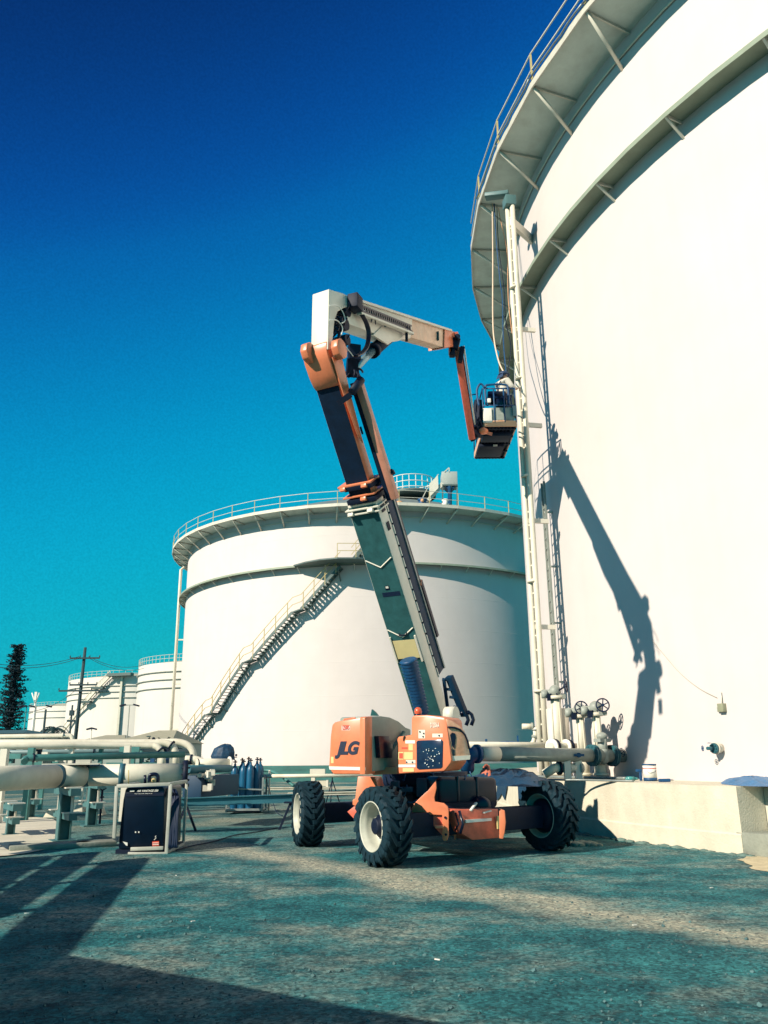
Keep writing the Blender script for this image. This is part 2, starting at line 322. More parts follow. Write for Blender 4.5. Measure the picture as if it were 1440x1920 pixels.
# ------------------------------------------------------------ storage tanks
NS = 52
def pc(C, r, a, z): return V((C.x+r*cos(a), C.y+r*sin(a), z))
def big_tank(C, rad, deck_r, gird_r, top, gz_, a_off, base, label, near):
    t = thing('storage_tank', (C.x, C.y, base), label, 'tank'); c0 = V((C.x, C.y, 0))
    b = MB(); n = 144
    b.lathe([(rad, base), (rad, gz_), (rad, top-.05)], c0, n, None); o = b.build('shell', WHITE, t)
    # dome roof
    b = MB(); b.lathe([(rad-.02, top-.02)]+[(rad*(1-k/8)-.02*0, top+.1+rad*.27*(1-(1-k/8)**2)) for k in range(1, 9)], c0, 72); b.build('roof', ROOFM, t)
    # weld seams
    b = MB()
    for z in [base+2.4*k for k in range(1, 8)]:
        if abs(z-gz_) > .5: b.lathe([(rad, z-.02), (rad+.006, z-.006), (rad+.006, z+.006), (rad, z+.02)], c0, n)
    if not near: b.build('weld_seam', WHITE, t)
    # lower wind girder: sloping plate ring with a down-turned rim
    b = MB(); n2 = 104
    b.lathe([(rad, gz_+.02), (gird_r, gz_+.02), (gird_r+.02, gz_-.13), (gird_r, gz_-.13), (gird_r-.03, gz_-.02), (rad, gz_-.03)], c0, n2, close=False, sm=False); b.build('wind_girder', mat('girder_paint', (.30, .36, .27), .55, 0, .15, 2, 0, 40, .3, .3, (.25, .26, .18)), t)
    b = MB()
    for k in range(NS):
        a = a_off+2*PI*(k+.5)/NS; d = V((cos(a), sin(a), 0)); b.beam(pc(C, rad-.02, a, gz_-.50), pc(C, gird_r-.02, a, gz_-.10), .05, .05); b.beam(pc(C, rad, a, gz_-.06), pc(C, gird_r-.04, a, gz_-.06), .03, .08)
    tag(b.build('girder_bracket', CREAM, t), kind='stuff')
    # top walkway: polygonal deck
    v = [a_off+2*PI*k/NS for k in range(NS)]
    b = MB()
    for k in range(NS):
        a, a2 = v[k], v[(k+1) % NS]
        b.hexa([pc(C, rad, a, top-.12), pc(C, deck_r, a, top), pc(C, deck_r, a2, top), pc(C, rad, a2, top-.12), pc(C, rad, a, top-.09), pc(C, deck_r, a, top+.03), pc(C, deck_r, a2, top+.03), pc(C, rad, a2, top-.09)])
    b.build('walkway_deck', mat('deck_paint', (.66, .74, .66), .55, 0, .15, 1.5, 0, 40, .3, .3, (.35, .36, .28)), t)
    b = MB()
    for k in range(NS):
        a, a2 = v[k], v[(k+1) % NS]; b.beam(pc(C, deck_r+.01, a, top+.02), pc(C, deck_r+.01, a2, top+.02), .04, .24)
    b.build('edge_beam', RAILW if near else STEELW, t)
    b = MB()
    for k in range(NS): a = v[k]; b.beam(pc(C, rad, a, top-.17), pc(C, deck_r-.03, a, top-.05), .05, .07)
    tag(b.build('deck_rib', STEELW, t), kind='stuff')
    b = MB()
    for k in range(NS):
        a = v[k]; f = a+R(-1.2); p, q = pc(C, deck_r-.05, a, top-.06), pc(C, rad-.02, f, top-.95); b.tube([p, q], .05 if near else .06, 8)
    tag(b.build('strut', CREAM, t), kind='stuff')
    b = MB(); b.lathe([(rad+.03, top-.62), (rad+.07, top-.62), (rad+.07, top-.56), (rad+.03, top-.56)], c0, n, close=True)
    b.build('stiffener_ring', CREAM, t)
    post = MB(); rail = MB()
    for k in range(0, NS*2, 2):
        if near and R(100) < (a_off+PI*k/NS) % (2*PI) < R(179): continue
        aa = a_off+PI*k/NS; rr = deck_r if k % 2 == 0 else deck_r*cos(PI/NS)
        post.beam(pc(C, rr-.02, aa, top), pc(C, rr-.02, aa, top+1.1), .05, .05)
    for k in range(NS):
        if near and R(96) < (a_off+2*PI*k/NS) % (2*PI) < R(175): continue
        for h in (.55, 1.1): rail.beam(pc(C, deck_r-.02, v[k], top+h), pc(C, deck_r-.02, v[(k+1) % NS], top+h), .035, .035)
    tag(post.build('handrail_post', YEL, t), kind='stuff'); rail.build('handrail', RAILW, t)
    return t, v
CB = V((24.9, 25.1, 0)); RB = 20.2
TB, VB = big_tank(CB, RB, 21.6, 20.74, 19.6, 15.7, R(190.3), 1.05, 'huge white tank filling the right side, with the lift shadow on its wall', True)
# cable bundle along the edge of the near walkway
b = MB()
for k in range(-1, 9):
    a, a2 = R(190.3)+2*PI*k/NS, R(190.3)+2*PI*(k+1)/NS; p, q = pc(CB, 21.68, a, 19.78), pc(CB, 21.68, a2, 19.78)
    pts = [p.lerp(q, i/8)+Z*random.uniform(-.05, .02) for i in range(9)]; b.tube(pts, .03, 6)
b.build('cable_bundle', GALV, TB)
CL = V((-.8, 78, 0)); RL = 17.8
TL, VL = big_tank(CL, RL, 19.25, 18.4, 19.65, 15.4, R(-84.2), .95, 'white tank behind the lift, with a winding stairway up its wall', False)
# ring wall round the big tank
t = thing('ring_wall', (CB.x, CB.y, 0), 'low cream concrete foundation wall round the huge right tank', 'foundation wall')
AC = R(208.9)
b = MB(); b.lathe([(20.0, 1.08), (21.72, 1.08), (21.72, .34), (21.74, .31), (21.74, 0), (20.0, 0)], V((CB.x, CB.y, 0)), 60, None, R(110), AC, False, True)
b.build('wall', CONC, t)
b = MB(); b.lathe([(20.0, 1.05), (21.05, 1.05), (21.05, 0), (20.0, 0)], V((CB.x, CB.y, 0)), 130, None, AC+.0005, R(470)-.0005, False, True); b.build('inner_wall', CONC, t)
b = MB(); p = pc(CB, 21.45, AC+R(.75), 0); b.box(p+Z*.18, (.8, .55, .36), AC+PI/2); b.build('footing_block', DCONC, t, bevel=.02)
tag(t, kind=None)
# crust of soil along the ring wall's foot
b = MB()
for i in range(70):
    a = R(186)+R(24)*i/70+random.uniform(-.004, .004); p = pc(CB, 21.8, a, 0); r = random.uniform(.05, .13); b.sphere(p, r, 7, (1, 1, random.uniform(.25, .5)))
tag(b.build('soil', mat('soil_crust', (.14, .22, .19), .95, 0, .4, 5, .6, 20)), 'low ridge of dark soil along the foot of the ring wall', 'soil', kind='stuff')
# mound of rubble beside wall
b = MB()
for i in range(26):
    p = gnd(1100+random.gauss(0, 22), 1586, 0); r = random.uniform(.05, .12); b.sphere(V((p.x, p.y+random.uniform(-.1, .2), r*.2)), r, 7, (1.2, 1, .6))
tag(b.build('rubble', mat('soil_pale', (.3, .33, .25), .95, 0, .4, 5, .6, 20)), 'low heap of soil and rubble at the ring wall behind the far tyre', 'rubble', kind='stuff')

# left tank: green bank round its foot
b = MB(); b.lathe([(17.9, .97), (18.6, .93), (21.5, .05), (22.3, -.02)], V((CL.x, CL.y, 0)), 90)
tag(b.build('grass_bank', mat('grass', (.03, .17, .15), .95, 0, .4, .8, .6, 6)), kind='structure')
# far tanks
def far_tank(C, rad, h, label, rings, base=0):
    t = thing('far_storage_tank', (C.x, C.y, base), label, 'tank'); c0 = V((C.x, C.y, 0)); b = MB(); b.lathe([(rad, base), (rad, h)], c0, 80); b.build('shell', FARW, t)
    b = MB(); b.lathe([(rad, h)]+[(rad*(1-k/6), h+rad*.1*(1-(1-k/6)**2)) for k in range(1, 7)], c0, 60); b.build('roof', mat('far_roof', (.5, .47, .34), .8), t)
    b = MB()
    for z in rings: b.lathe([(rad, z-.16), (rad+.22, z-.1), (rad+.22, z), (rad, z+.02)], c0, 80)
    b.build('stiffener_ring', GREYP, t)
    b = MB()
    for z in (h+.5, h+1.0): b.lathe([(rad, z), (rad+.05, z), (rad+.05, z+.05), (rad, z+.05)], c0, 80, close=True)
    for k in range(90): a = 2*PI*k/90; b.beam(pc(C, rad, a, h), pc(C, rad, a, h+1.05), .05, .05)
    b.build('handrail', RAILW, t); return t
def dz(px, py, Y): return at(px, py, Y).z
zA = dz(290, 1240, 112); CA = V((at(265, 1240, 124).x+12.2, 124, 0))
far_tank(CA, 12, zA, 'white tank with three thin rings, partly hidden behind the stairway tank', [dz(290, 1257, 112), dz(290, 1272, 112), dz(290, 1288, 112)])
CBt = V((at(133, 1290, 165).x+17.6, 165, 0)); zB = dz(190, 1270, 150)
tB = far_tank(CBt, 17, zB, 'white distant tank with a straight diagonal stair and dark top landing', [dz(190, 1287, 150), dz(190, 1298, 150), dz(190, 1309, 150)])
CC = V((at(58, 1330, 222).x+17, 222, 0)); far_tank(CC, 16, dz(90, 1324, 207), 'lowest and farthest white tank, behind the palm and the lamp posts', [dz(90, 1333, 207), dz(90, 1345, 207)])
b = MB()
for (p, q) in [((118, 1372), (160, 1318)), ((160, 1318), (182, 1292)), ((182, 1292), (206, 1268))]:
    A, B = oncyl(p[0], p[1], CBt, 17.9), oncyl(q[0], q[1], CBt, 17.9); b.beam(A, B, .3, .35); b.beam(A+Z*1, B+Z*1, .12, .08)
    n = 8
    for i in range(n+1): P = A.lerp(B, i/n); b.beam(P, P+Z*1, .08, .08)
b.build('stair', PIPEW, tB)
b = MB(); A, B = oncyl(203, 1266, CBt, 18), oncyl(248, 1264, CBt, 18); b.beam(A, B, 1.4, .5); 
b.build('landing', GRATE, tB)
for (x, y) in [(160, 1316), (184, 1290)]: P = oncyl(x, y, CBt, 18); b = MB(); b.box(P, (2, 1.2, .35)); b.build('landing', GRATE, tB)
b = MB(); P = oncyl(229, 1268, CBt, 17.3); b.beam(P, V((P.x, P.y, 0)), .35, .35); b.build('down_pipe', PIPEW, tB)
# ------------------------------------------------------------ boom lift
def proj(P):
    q = P-CAMP; z = q.dot(_fw); return (720+FPX*q.dot(RT)/z, 960-FPX*q.dot(UP)/z)
U = V((.82, .574, 0)).normalized(); W2 = gnd(718, 1625); W2.z = 0
W1 = V((-1.52, 16.75, 0)); W3 = V((2.87, 15.62, 0)); W4 = W1+W3-W2
ROOT = V((.7, 16.1, 0))
BL = thing('boom_lift', ROOT, 'orange and cream articulated boom lift standing on four chunky tyres, boom raised', 'boom lift')
WR = .59
def wheel_local():
    # axis X, outer face towards -X, centre at origin
    M = Matrix(((0, 0, 1), (1, 0, 0), (0, 1, 0)))    # lathe z -> x
    ty = MB(); ty.lathe([(.355, -.2), (.40, -.215), (.49, -.222), (.525, -.205), (.538, -.16), (.54, 0), (.538, .16), (.525, .205), (.49, .222), (.40, .215), (.355, .2)], (0, 0, 0), 48, M)
    n = 19
    def P(r, x, a): return V((x, r*cos(a), r*sin(a)))
    for i in range(n):
        for sd in (-1, 1):
            a = 2*PI*(i+(0 if sd < 0 else .5))/n; w = .155; sl_ = .34
            segs = [(.0, 0, .555, .592), (.055, 0, .555, .592), (.19, sl_, .545, .588), (.226, sl_+.03, .50, .555), (.232, sl_+.04, .43, .475)]
            for q in range(len(segs)-1):
                x0, d0, r0, R0 = segs[q]; x1, d1, r1, R1 = segs[q+1]; x0 = x0 or -.012; x0 *= sd; x1 *= sd; ww = w*(1 if q < 2 else .8)
                ty.hexa([P(r0-.03, x0, a-d0), P(r0-.03, x0, a-d0+w), P(r1-.03, x1, a-d1+ww), P(r1-.03, x1, a-d1), P(R0, x0, a-d0+.012), P(R0, x0, a-d0+w-.012), P(R1, x1, a-d1+ww-.012), P(R1, x1, a-d1+.012)])
    rm = MB(); rm.lathe([(.372, -.205), (.362, -.215), (.35, -.2), (.345, -.17), (.325, -.15), (.315, -.10), (.315, -.02), (.295, .02), (.27, .05), (.14, .055), (.14, .075), (.28, .07), (.325, .10), (.345, .17), (.35, .2), (.362, .215), (.372, .205)], (0, 0, 0), 44, M)
    hb = MB(); hb.lathe([(0, -.13), (.10, -.15), (.12, -.135), (.125, -.06), (.17, -.05), (.175, .03), (.16, .04), (.16, .08), (.285, .085), (.29, .13), (.2, .21), (0, .21)], (0, 0, 0), 28, M)
    for k in range(10): a = 2*PI*k/10; hb.cyl((-.005, .2*cos(a), .2*sin(a)), (.06, .2*cos(a), .2*sin(a)), .016, n=6); hb.cyl((-.145, .05*cos(a), .05*sin(a)), (-.12, .05*cos(a), .05*sin(a)), .008, n=6)
    return ty, rm, hb
ty, rm, hb = wheel_local()
w0 = rm.build('wheel', RIM, None); ty_o = ty.build('tyre', RUBBER, w0); hb_o = hb.build('hub', DARK, w0)
def put_wheel(w, P, out):     # -X -> out direction
    w.parent = BL; w.location = V((P.x, P.y, WR-.003))-ROOT; w.rotation_euler = (random.random()*.2, 0, math.atan2(-out[1], -out[0]))
wc = [copy_tree(w0, BL) for _ in range(3)]
put_wheel(w0, W2, (-.87, -.49)); put_wheel(wc[0], W1, (-.955, -.29)); put_wheel(wc[1], W3, (.84, .54)); put_wheel(wc[2], W4, (.84, .54))
# axles and chassis frame
ax = (W3-W2); up_ = V((0, 0, 1)); LV = (W1-W2).normalized()
def axle(A, B, y0):
    b = MB(); d = (B-A).normalized(); p, q = A+d*.28+Z*.58, B-d*.28+Z*.58; b.beam(p, q, .34, .36); b.cyl(A+Z*.585+d*.06, A+d*.32+Z*.585, .16, n=16); b.cyl(B+Z*.585-d*.06, B-d*.32+Z*.585, .16, n=16); return b.build('axle', DARK, BL, bevel=.015)
axle(W2, W3, 0); axle(W1, W4, 0)
b = MB(); mA = (W2+W3)/2; mB = (W1+W4)/2; b.beam(mA+Z*.62, mB+Z*.62, 1.0, .5); b.beam(mA+Z*.9+LV*.9, mB+Z*.9-LV*.7, 1.25, .35); b.build('chassis_frame', mat('dark_navy_frame', (.002, .008, .026), .6, 0, .3, 6, spec=.2), BL, bevel=.03)
b = MB(); b.cyl(ROOT+Z*1.0+V((0, -.3, 0)), ROOT+Z*1.34+V((0, -.3, 0)), .78, n=40); b.cyl(ROOT+Z*1.0+V((0, -.3, 0)), ROOT+Z*1.1+V((0, -.3, 0)), .86, n=40); b.build('slew_bearing', DARK, BL)
# rear plate (orange, lit) seen between the left wheels, and axle bracket in front
def trace(pts, P, d, thick, name, m, bevel=0, back=None, parent=BL):
    poly = [onplane(x, y, P, d) for x, y in pts]; n = V((-d.y, d.x, 0)).normalized(); n = n if n.y > 0 else -n
    b = MB(); b.prism(poly, (back if back is not None else n)*thick); return b.build(name, m, parent, bevel=bevel)
DL = V((1, -.22, 0)).normalized()
trace([(671, 1456), (703, 1457), (714, 1492), (716, 1512), (668, 1512), (661, 1509), (661, 1500), (666, 1497)], at(690, 1480, 14.7), DL, .5, 'outrigger_plate', ORANGE, .008)
trace([(664, 1512), (672, 1512), (672, 1536), (668, 1540), (651, 1522)], at(660, 1520, 14.9), DL, .05, 'gusset_plate', RED, .006)
PB = at(800, 1500, 13.95)
trace([(817, 1464), (818, 1478), (814, 1495), (815, 1503), (832, 1506), (839, 1512), (841, 1520), (841, 1568), (838, 1576), (832, 1577), (829, 1572), (829, 1528), (773, 1526), (772, 1516), (776, 1507), (797, 1487), (803, 1482)], PB, DL, .05, 'tow_bracket', ORANGE, .005)
trace([(794, 1528), (829, 1529), (829, 1566)], PB+V((0, .06, 0)), DL, .04, 'gusset_plate', RED)
for (x, y) in [(835, 1533), (836, 1565)]: b = MB(); p = onplane(x, y, PB-V((0, .02, 0)), DL); b.cyl(p, p+V((0, .05, 0)), .02, n=12); b.build('bolt', DARK, BL)
b = MB(); p = onplane(824, 1550, PB-V((0, .03, 0)), DL); b.box(p, (.14, .1, .045)); b.build('latch', ORANGE, BL, bevel=.006)
PX = at(900, 1545, 14.35)
trace([(851, 1518), (934, 1517), (936, 1571), (886, 1575), (861, 1560), (853, 1540)], PX, U, .4, 'bumper_box', RED, .01)
trace([(936, 1516), (946, 1520), (948, 1542), (946, 1560), (943, 1573), (936, 1572)], PX-V((0, .02, 0)), DL, .08, 'end_plate', ORANGE, .008)
trace([(850, 1523), (853, 1523), (857, 1550), (854, 1575), (851, 1575), (852, 1545)], PX-V((0, .1, 0)), DL, .05, 'tow_eye', ORANGE, .005)
trace([(873, 1537), (922, 1534), (922, 1539), (874, 1543)], PX-V((0, .03, 0)), U, .03, 'white_strip', WHT)
trace([(853, 1519), (880, 1516), (922, 1515), (930, 1518), (922, 1532), (873, 1536)], PX+V((0, .1, .0)), U, .3, 'top_step', mat('dark_step', (.05, .03, .04), .6), .005)
b = MB(); p = onplane(934, 1542, PX-V((0, .04, 0)), U); b.box(p, (.05, .02, .2), .6); b.build('decal', DYEL, BL)
b = MB(); p = onplane(862, 1545, PX-V((0, .06, 0)), U); b.tube([p+V((0, 0, .2)), p+V((.05, -.03, .0)), p+V((0, -.02, -.14))], .025, 8); b.tube([p+V((-.06, 0, .17)), p+V((-.02, -.03, .0)), p+V((-.08, -.02, -.1))], .015, 8); b.build('tow_hose', BLACK, BL)
for (q, r) in [((882, 1520), (893, 1505)), ((906, 1524), (920, 1520))]:
    b = MB(); b.beam(onplane(*q, PX-V((0, .02, 0)), U), onplane(*r, PX-V((0, .02, 0)), U), .05, .02); b.build('strap', WHT, BL)
# black tank with rounded edges
b = MB(); pc_ = at(877, 1484, 14.75); TX = V((.9, .43, 0)).normalized(); TY = V((-TX.y, TX.x, 0)); o = onplane(823, 1515, pc_, TX); wv = onplane(936, 1515, pc_, TX)-o; hv = Z*(onplane(840, 1455, pc_, TX).z-o.z)
b.obox(o, wv, TY*.75, hv); tk = b.build('fuel_tank', BLACK, BL, bevel=.085, bseg=4)
b = MB()
for f in (.3, .62): b.obox(o+wv*f-TY*.012+hv*.02, wv.normalized()*.05, TY*.77, hv*.99)
b.build('tank_strap', BLACK, tk, bevel=.01)
b = MB(); p = onplane(903, 1510, pc_-V((0, .1, 0)), TX); b.sphere(p-Z*.02, .17, 18, (1, .5, 1)); b.build('lamp_cowl', BLACK, BL)
b = MB()
for i in range(60):
    p = ROOT+V((random.uniform(-1.0, .9), random.uniform(-1.3, -.4), random.uniform(.75, 1.3))); q = p+V((random.uniform(-.3, .3), random.uniform(-.1, .1), random.uniform(-.2, .2))); b.tube(bez(p, p.lerp(q, .5)-Z*.1, q, 5), .012, 5)
tag(b.build('hydraulic_hose', BLUEH, BL), kind='stuff')
b = MB()
for x, y, w_, h_ in [(741, 1470, .14, .1), (764, 1480, .2, .08), (794, 1476, .22, .3), (724, 1500, .2, .12)]:
    p = at(x, y, 14.95); b = MB(); b.box(p, (w_, .15, h_), -.2); b.build('valve_block', mat('valve_blue', (.02, .06, .12), .4), BL, bevel=.01)

# ---- turntable
DT = V((.866, -.5, 0)); DD = V((.5, .866, 0))
PC = at(684, 1400, 13.55)
lb = trace([(616, 1437), (619, 1380), (622, 1359), (627, 1354), (640, 1351), (684, 1344), (684, 1452), (624, 1452), (618, 1443)], PC, DT, .34, 'counterweight', ORANGE, .03, DD)
hd = trace([(697, 1343), (716, 1342.5), (733, 1345), (748, 1352), (762, 1364), (771, 1367), (771, 1437), (697, 1448)], PC+DT*.006, DD, .62, 'engine_hood', HOOD, .03, -DT)
b = MB(); b.prism([onplane(x, y, PC+DT*.012, DD) for x, y in [(684.5, 1346), (686, 1344), (698, 1343), (698, 1447), (691, 1452), (684.5, 1452)]], -DT*.1); b.build('hood_edge', ORANGE, BL, bevel=.01)
trace([(616.5, 1437), (685, 1438.5), (685, 1444.5), (618, 1443)], PC-DD*.006, DT, .01, 'white_stripe', WHT, 0, DD)
HP = PC+DT*.03
trace([(710, 1380), (730, 1380), (731, 1391), (737, 1394), (736, 1421), (713, 1421)], HP+DT*.06, DD, .1, 'latch_box', BLACK, .008, -DT)
b = MB(); p, q = onplane(731, 1411, HP+DT*.02, DD), onplane(757, 1372, HP+DT*.02, DD); b.beam(p, q, .03, .05, DT); b.build('gas_strut', TEALP, BL)
b = MB(); p = onplane(697, 1342, PC-DT*.2, DT); b.prism([p+V((-.02, 0, 0)), p+V((.0, 0, .1)), p+V((.05, .03, .06)), p+V((.1, .05, 0))], V((.02, .04, 0))); b.build('lifting_fin', TEALP, BL)
b = MB(); p, q = onplane(645, 1351, PC+DD*.15, DT), onplane(666, 1348, PC+DD*.15, DT); b.tube([p-Z*.02, p+Z*.02, q+Z*.02, q-Z*.02], .012, 6); b.build('hood_handle', ORANGE, BL)
PR = at(790, 1400, 13.75)
rb = trace([(744, 1437), (744, 1384), (747, 1381), (771, 1378), (771, 1345), (776, 1341), (800, 1340.5), (832, 1345), (837, 1350), (846, 1424), (845, 1430), (837, 1441), (832, 1446), (746, 1451)], PR, DT, .6, 'control_hood', ORANGE, .028, DD)
trace([(697, 1441), (702, 1439), (745, 1438), (745, 1451), (699, 1453), (696, 1450)], PR-DD*.01, DT, .5, 'sill', ORANGE, .015, DD)
trace([(780.5, 1391), (783, 1388.5), (827, 1386.5), (830.5, 1390), (829.5, 1438), (826, 1441), (785, 1443), (781, 1440)], PR-DD*.012, DT, .02, 'control_window', GLASS, .008, DD)
b = MB()
for i in range(26):
    x, y = random.uniform(792, 825), random.uniform(1403, 1438); p = onplane(x, y, PR-DD*.022, DT); s_ = random.choice([.008, .01, .014, .02]); b.box(p, (s_, .01, random.choice([.008, .012, .02])), -.52)
tag(b.build('control_switch', LED, BL), kind='stuff')
# cowl on the right
CW = V((.93, .37, 0)); PW = onplane(838, 1380, PR, DT)
cw = trace([(836, 1347), (848, 1351), (862, 1360), (872, 1370), (877, 1384), (880, 1402), (883, 1418), (880, 1425), (846, 1427), (843, 1410)], PW, CW, .5, 'side_cowl', mat('streaked_orange', (.8, .42, .25), .4, 0, .35, 9, 0, 40, .7, .5, (.8, .72, .55)), .03)  # paler orange with heavy cream streaks
b = MB(); b.tube([onplane(x, y, PW-V((.01, .02, 0)), CW) for x, y in [(840, 1363.5), (852, 1364), (863, 1368), (872, 1378), (877, 1390), (880, 1404)]], .016, 6); b.build('seal_strip', BLACK, cw)
trace([(844, 1378), (848, 1373.5), (853, 1375), (855, 1383), (852, 1404), (848, 1398)], PW-V((.01, .012, 0)), CW, .02, 'grab_slot', MAROON, 0, None, cw)
b = MB()
for x0, x1 in ((846.5, 848.5), (850, 852)): b.prism([onplane(x, y, PW-V((.01, .012, 0)), CW) for x, y in [(x0, 1405), (x1, 1405), (x1, 1416), (x0, 1416)]], V((0, .01, 0)))
b.build('marking', NAVY, cw)
trace([(845, 1418), (882, 1416), (881, 1424), (845, 1427)], PW-V((.01, .015, 0)), CW, .02, 'cowl_rim', CREAM, 0, None, cw)
for (x0, y0, x1, y1, mm) in [(784.5, 1368.5, 797, 1384.5, CREAM), (810.5, 1375.5, 830, 1382.5, CREAM), (760, 1388, 778, 1394, WHT), (766, 1395, 774, 1407, DYEL), (757.5, 1410, 774, 1424, DYEL), (746.5, 1410, 756.5, 1424, DYEL), (761, 1425, 779, 1431.5, CREAM), (755, 1440, 776, 1447, DYEL), (746, 1433.5, 779, 1438.5, WHT)]:
    trace([(x0, y1), (x0, y0), (x1, y0), (x1, y1)], PR-DD*.004, DT, .006, 'decal', mm, 0, DD, rb)
trace([(748.3, 1422), (748.3, 1412), (755, 1412), (755, 1422)], PR-DD*.01, DT, .006, 'emergency_stop', DRED, 0, DD, rb)
trace([(753, 1401), (764, 1401), (764, 1404), (753, 1404)], PR-DD*.004, DT, .006, 'decal', DRED, 0, DD, rb)
trace([(620.5, 1419), (625.5, 1419), (625.5, 1431), (620.5, 1431)], PC-DD*.004, DT, .006, 'decal', DYEL, 0, DD, lb)
b = MB()
for x, y in [(787, 1372), (794, 1375), (793, 1381), (823, 1379), (762, 1429), (773, 1429)]: p = onplane(x, y, PR-DD*.014, DT); b.box(p, (.02, .008, .02), -.52)
b.build('decal_symbol', NAVY, rb)
# writing
P0, P1 = onplane(628, 1413.5, PC-DD*.004, DT), onplane(676, 1413.5, PC-DD*.004, DT); hh = (onplane(650, 1392, PC, DT)-onplane(650, 1414, PC, DT)).length
tx = text('JLG', 'logo_lettering', NAVY, lb, P0, DT, Z, hh*1.0, .052, .30, .004, .93)
def fit_w(o, P, X, w):
    org = V(o['_o']); X = V(X).normalized(); xs_ = [(v.co+org-P).dot(X) for v in o.data.vertices]; k = w/max(xs_)
    for v in o.data.vertices: q = v.co+org-P; v.co = v.co+X*(q.dot(X)*(k-1))
fit_w(tx, P0, DT, (P1-P0).length*.97)
b = MB(); p = onplane(676, 1410.5, PC-DD*.006, DT); b.cyl(p-DD*.002, p+DD*.003, .014, n=14); b.build('logo_dot', NAVY, lb)
def small_text(s, px0, px1, py, h, pl, m, par, back=True):
    if back: trace([(px0-1.2, py+1.2), (px0-1.2, py-h-1.2), (px1+1.2, py-h-1.2), (px1+1.2, py+1.2)], pl-DD*.003, DT, .004, 'decal', m[1], 0, DD, par)
    a, c = onplane(px0, py, pl-DD*.008, DT), onplane(px1, py, pl-DD*.008, DT); o = text(s, 'model_lettering', m[0], par, a, DT, Z, h*.0085*1.3, .03, 0, .003); fit_w(o, a, DT, (c-a).length)
small_text('1250RS', 642, 655, 1368, 6, PC, (DRED, WHT), lb)
small_text('D1250AA', 807, 824, 1364, 6.5, PR, (CREAM, None), rb, False)
# beacon
b = MB(); p = at(784, 1341, 14.0); b.cyl(p-Z*.03, p+Z*.02, .07, n=16); bc = b.build('beacon_base', BLACK, BL); b = MB(); b.lathe([(.055, .02), (.06, .05), (.055, .1), (.03, .125), (0, .13)], p, 16); b.lathe([(.066, .05), (.066, .065)], p, 16); b.build('beacon', mat('beacon_lens', (.7, .12, .05), .15), BL)

# ---- tower boom
Pb, Pt = at(829, 1346, 16.4), at(611, 638, 12.75)
BD = (Pt-Pb).normalized(); dh = V((-BD.x, -BD.y, 0)).normalized(); TT = V((dh.y, -dh.x, 0)); NN = TT.cross(BD).normalized()
if NN.y > 0: NN = -NN
def sy(y):
    lo, hi = -1, 12
    for _ in range(50):
        mid = (lo+hi)/2
        if proj(Pb+BD*mid)[1] > y: lo = mid
        else: hi = mid
    return lo
def bbox(y0, y1, w, h, m, name, e=0, nb=0, bevel=.012, parent=BL):
    s0, s1 = sy(y0), sy(y1); o = Pb+BD*s0-TT*(w-e)-NN*nb; b = MB(); b.obox(o, TT*w, BD*(s1-s0), -NN*h); return b.build(name, m, parent, bevel=bevel)
bb = bbox(1350, 940, .60, .33, CREAM, 'lower_boom')
fb = bbox(948, 700, .47, .26, ORANGE, 'fly_boom', -.035, .03)
bbox(1346, 944, .575, .02, OLIVE, 'underside_shade', -.012, -.006, 0, bb)  # thin dark sheet painting shade on the lower boom's underside
bbox(944, 716, .45, .02, MAROON, 'fly_shade', -.045, .024, 0, fb)  # navy sheet, shade painted under the fly boom
# weld ribs (V) and openings on the underside
def bp(y, f, k=.008): return Pb+BD*sy(y)-TT*(.575*(1-f)+.012)+NN*k
b = MB()
for y in (1060, 1192):
    b.beam(bp(y-16, .02, .012), bp(y, .5, .012), .02, .02); b.beam(bp(y, .5, .012), bp(y-16, .98, .012), .02, .02)
b.build('weld_rib', CREAM, bb)
def patchb(y0, y1, f0, f1, m, name, k=.01): b = MB(); b.prism([bp(y0, f0, k), bp(y0, f1, k), bp(y1, f1, k), bp(y1, f0, k)], -NN*.006); b.build(name, m, bb)
patchb(1103, 1095, .42, .58, BLACK, 'slot'); patchb(1115, 1107, .25, .9, NAVY, 'plate'); patchb(1099.5, 1096, .45, .55, WHT, 'tag', .014)
b = MB(); b.tube([bp(1184, .42, .02), bp(1187, .42, .04), bp(1187, .68, .04), bp(1183, .7, .02)], .014, 6); b.build('grab_loop', DARK, bb)
patchb(1231, 1197, .1, .92, mat('pale_yellow_cover', (.75, .62, .3), .5, 0, .1), 'end_cover', .03)
b = MB()
for f in (.04, .97): b.beam(bp(1238, f, .02), bp(1190, f, .02), .03, .05, NN)
b.build('guide_rail', CREAM, bb)
# side details on the boom flank
def sp(y, f, k=.006): return Pb+BD*sy(y)-NN*(.33*f)+TT*k
for (y0, y1, f0, f1) in [(965, 952, .35, .75), (1000, 985, .4, .7)]: b = MB(); b.prism([sp(y0, f0), sp(y0, f1), sp(y1, f1), sp(y1, f0)], TT*.012); b.build('flank_pad', DARK, bb)
b = MB(); b.prism([sp(820, .45, .05), sp(820, .62, .05), sp(806, .62, .05), sp(806, .45, .05)], TT*.01); b.build('slot', BLACK, fb)
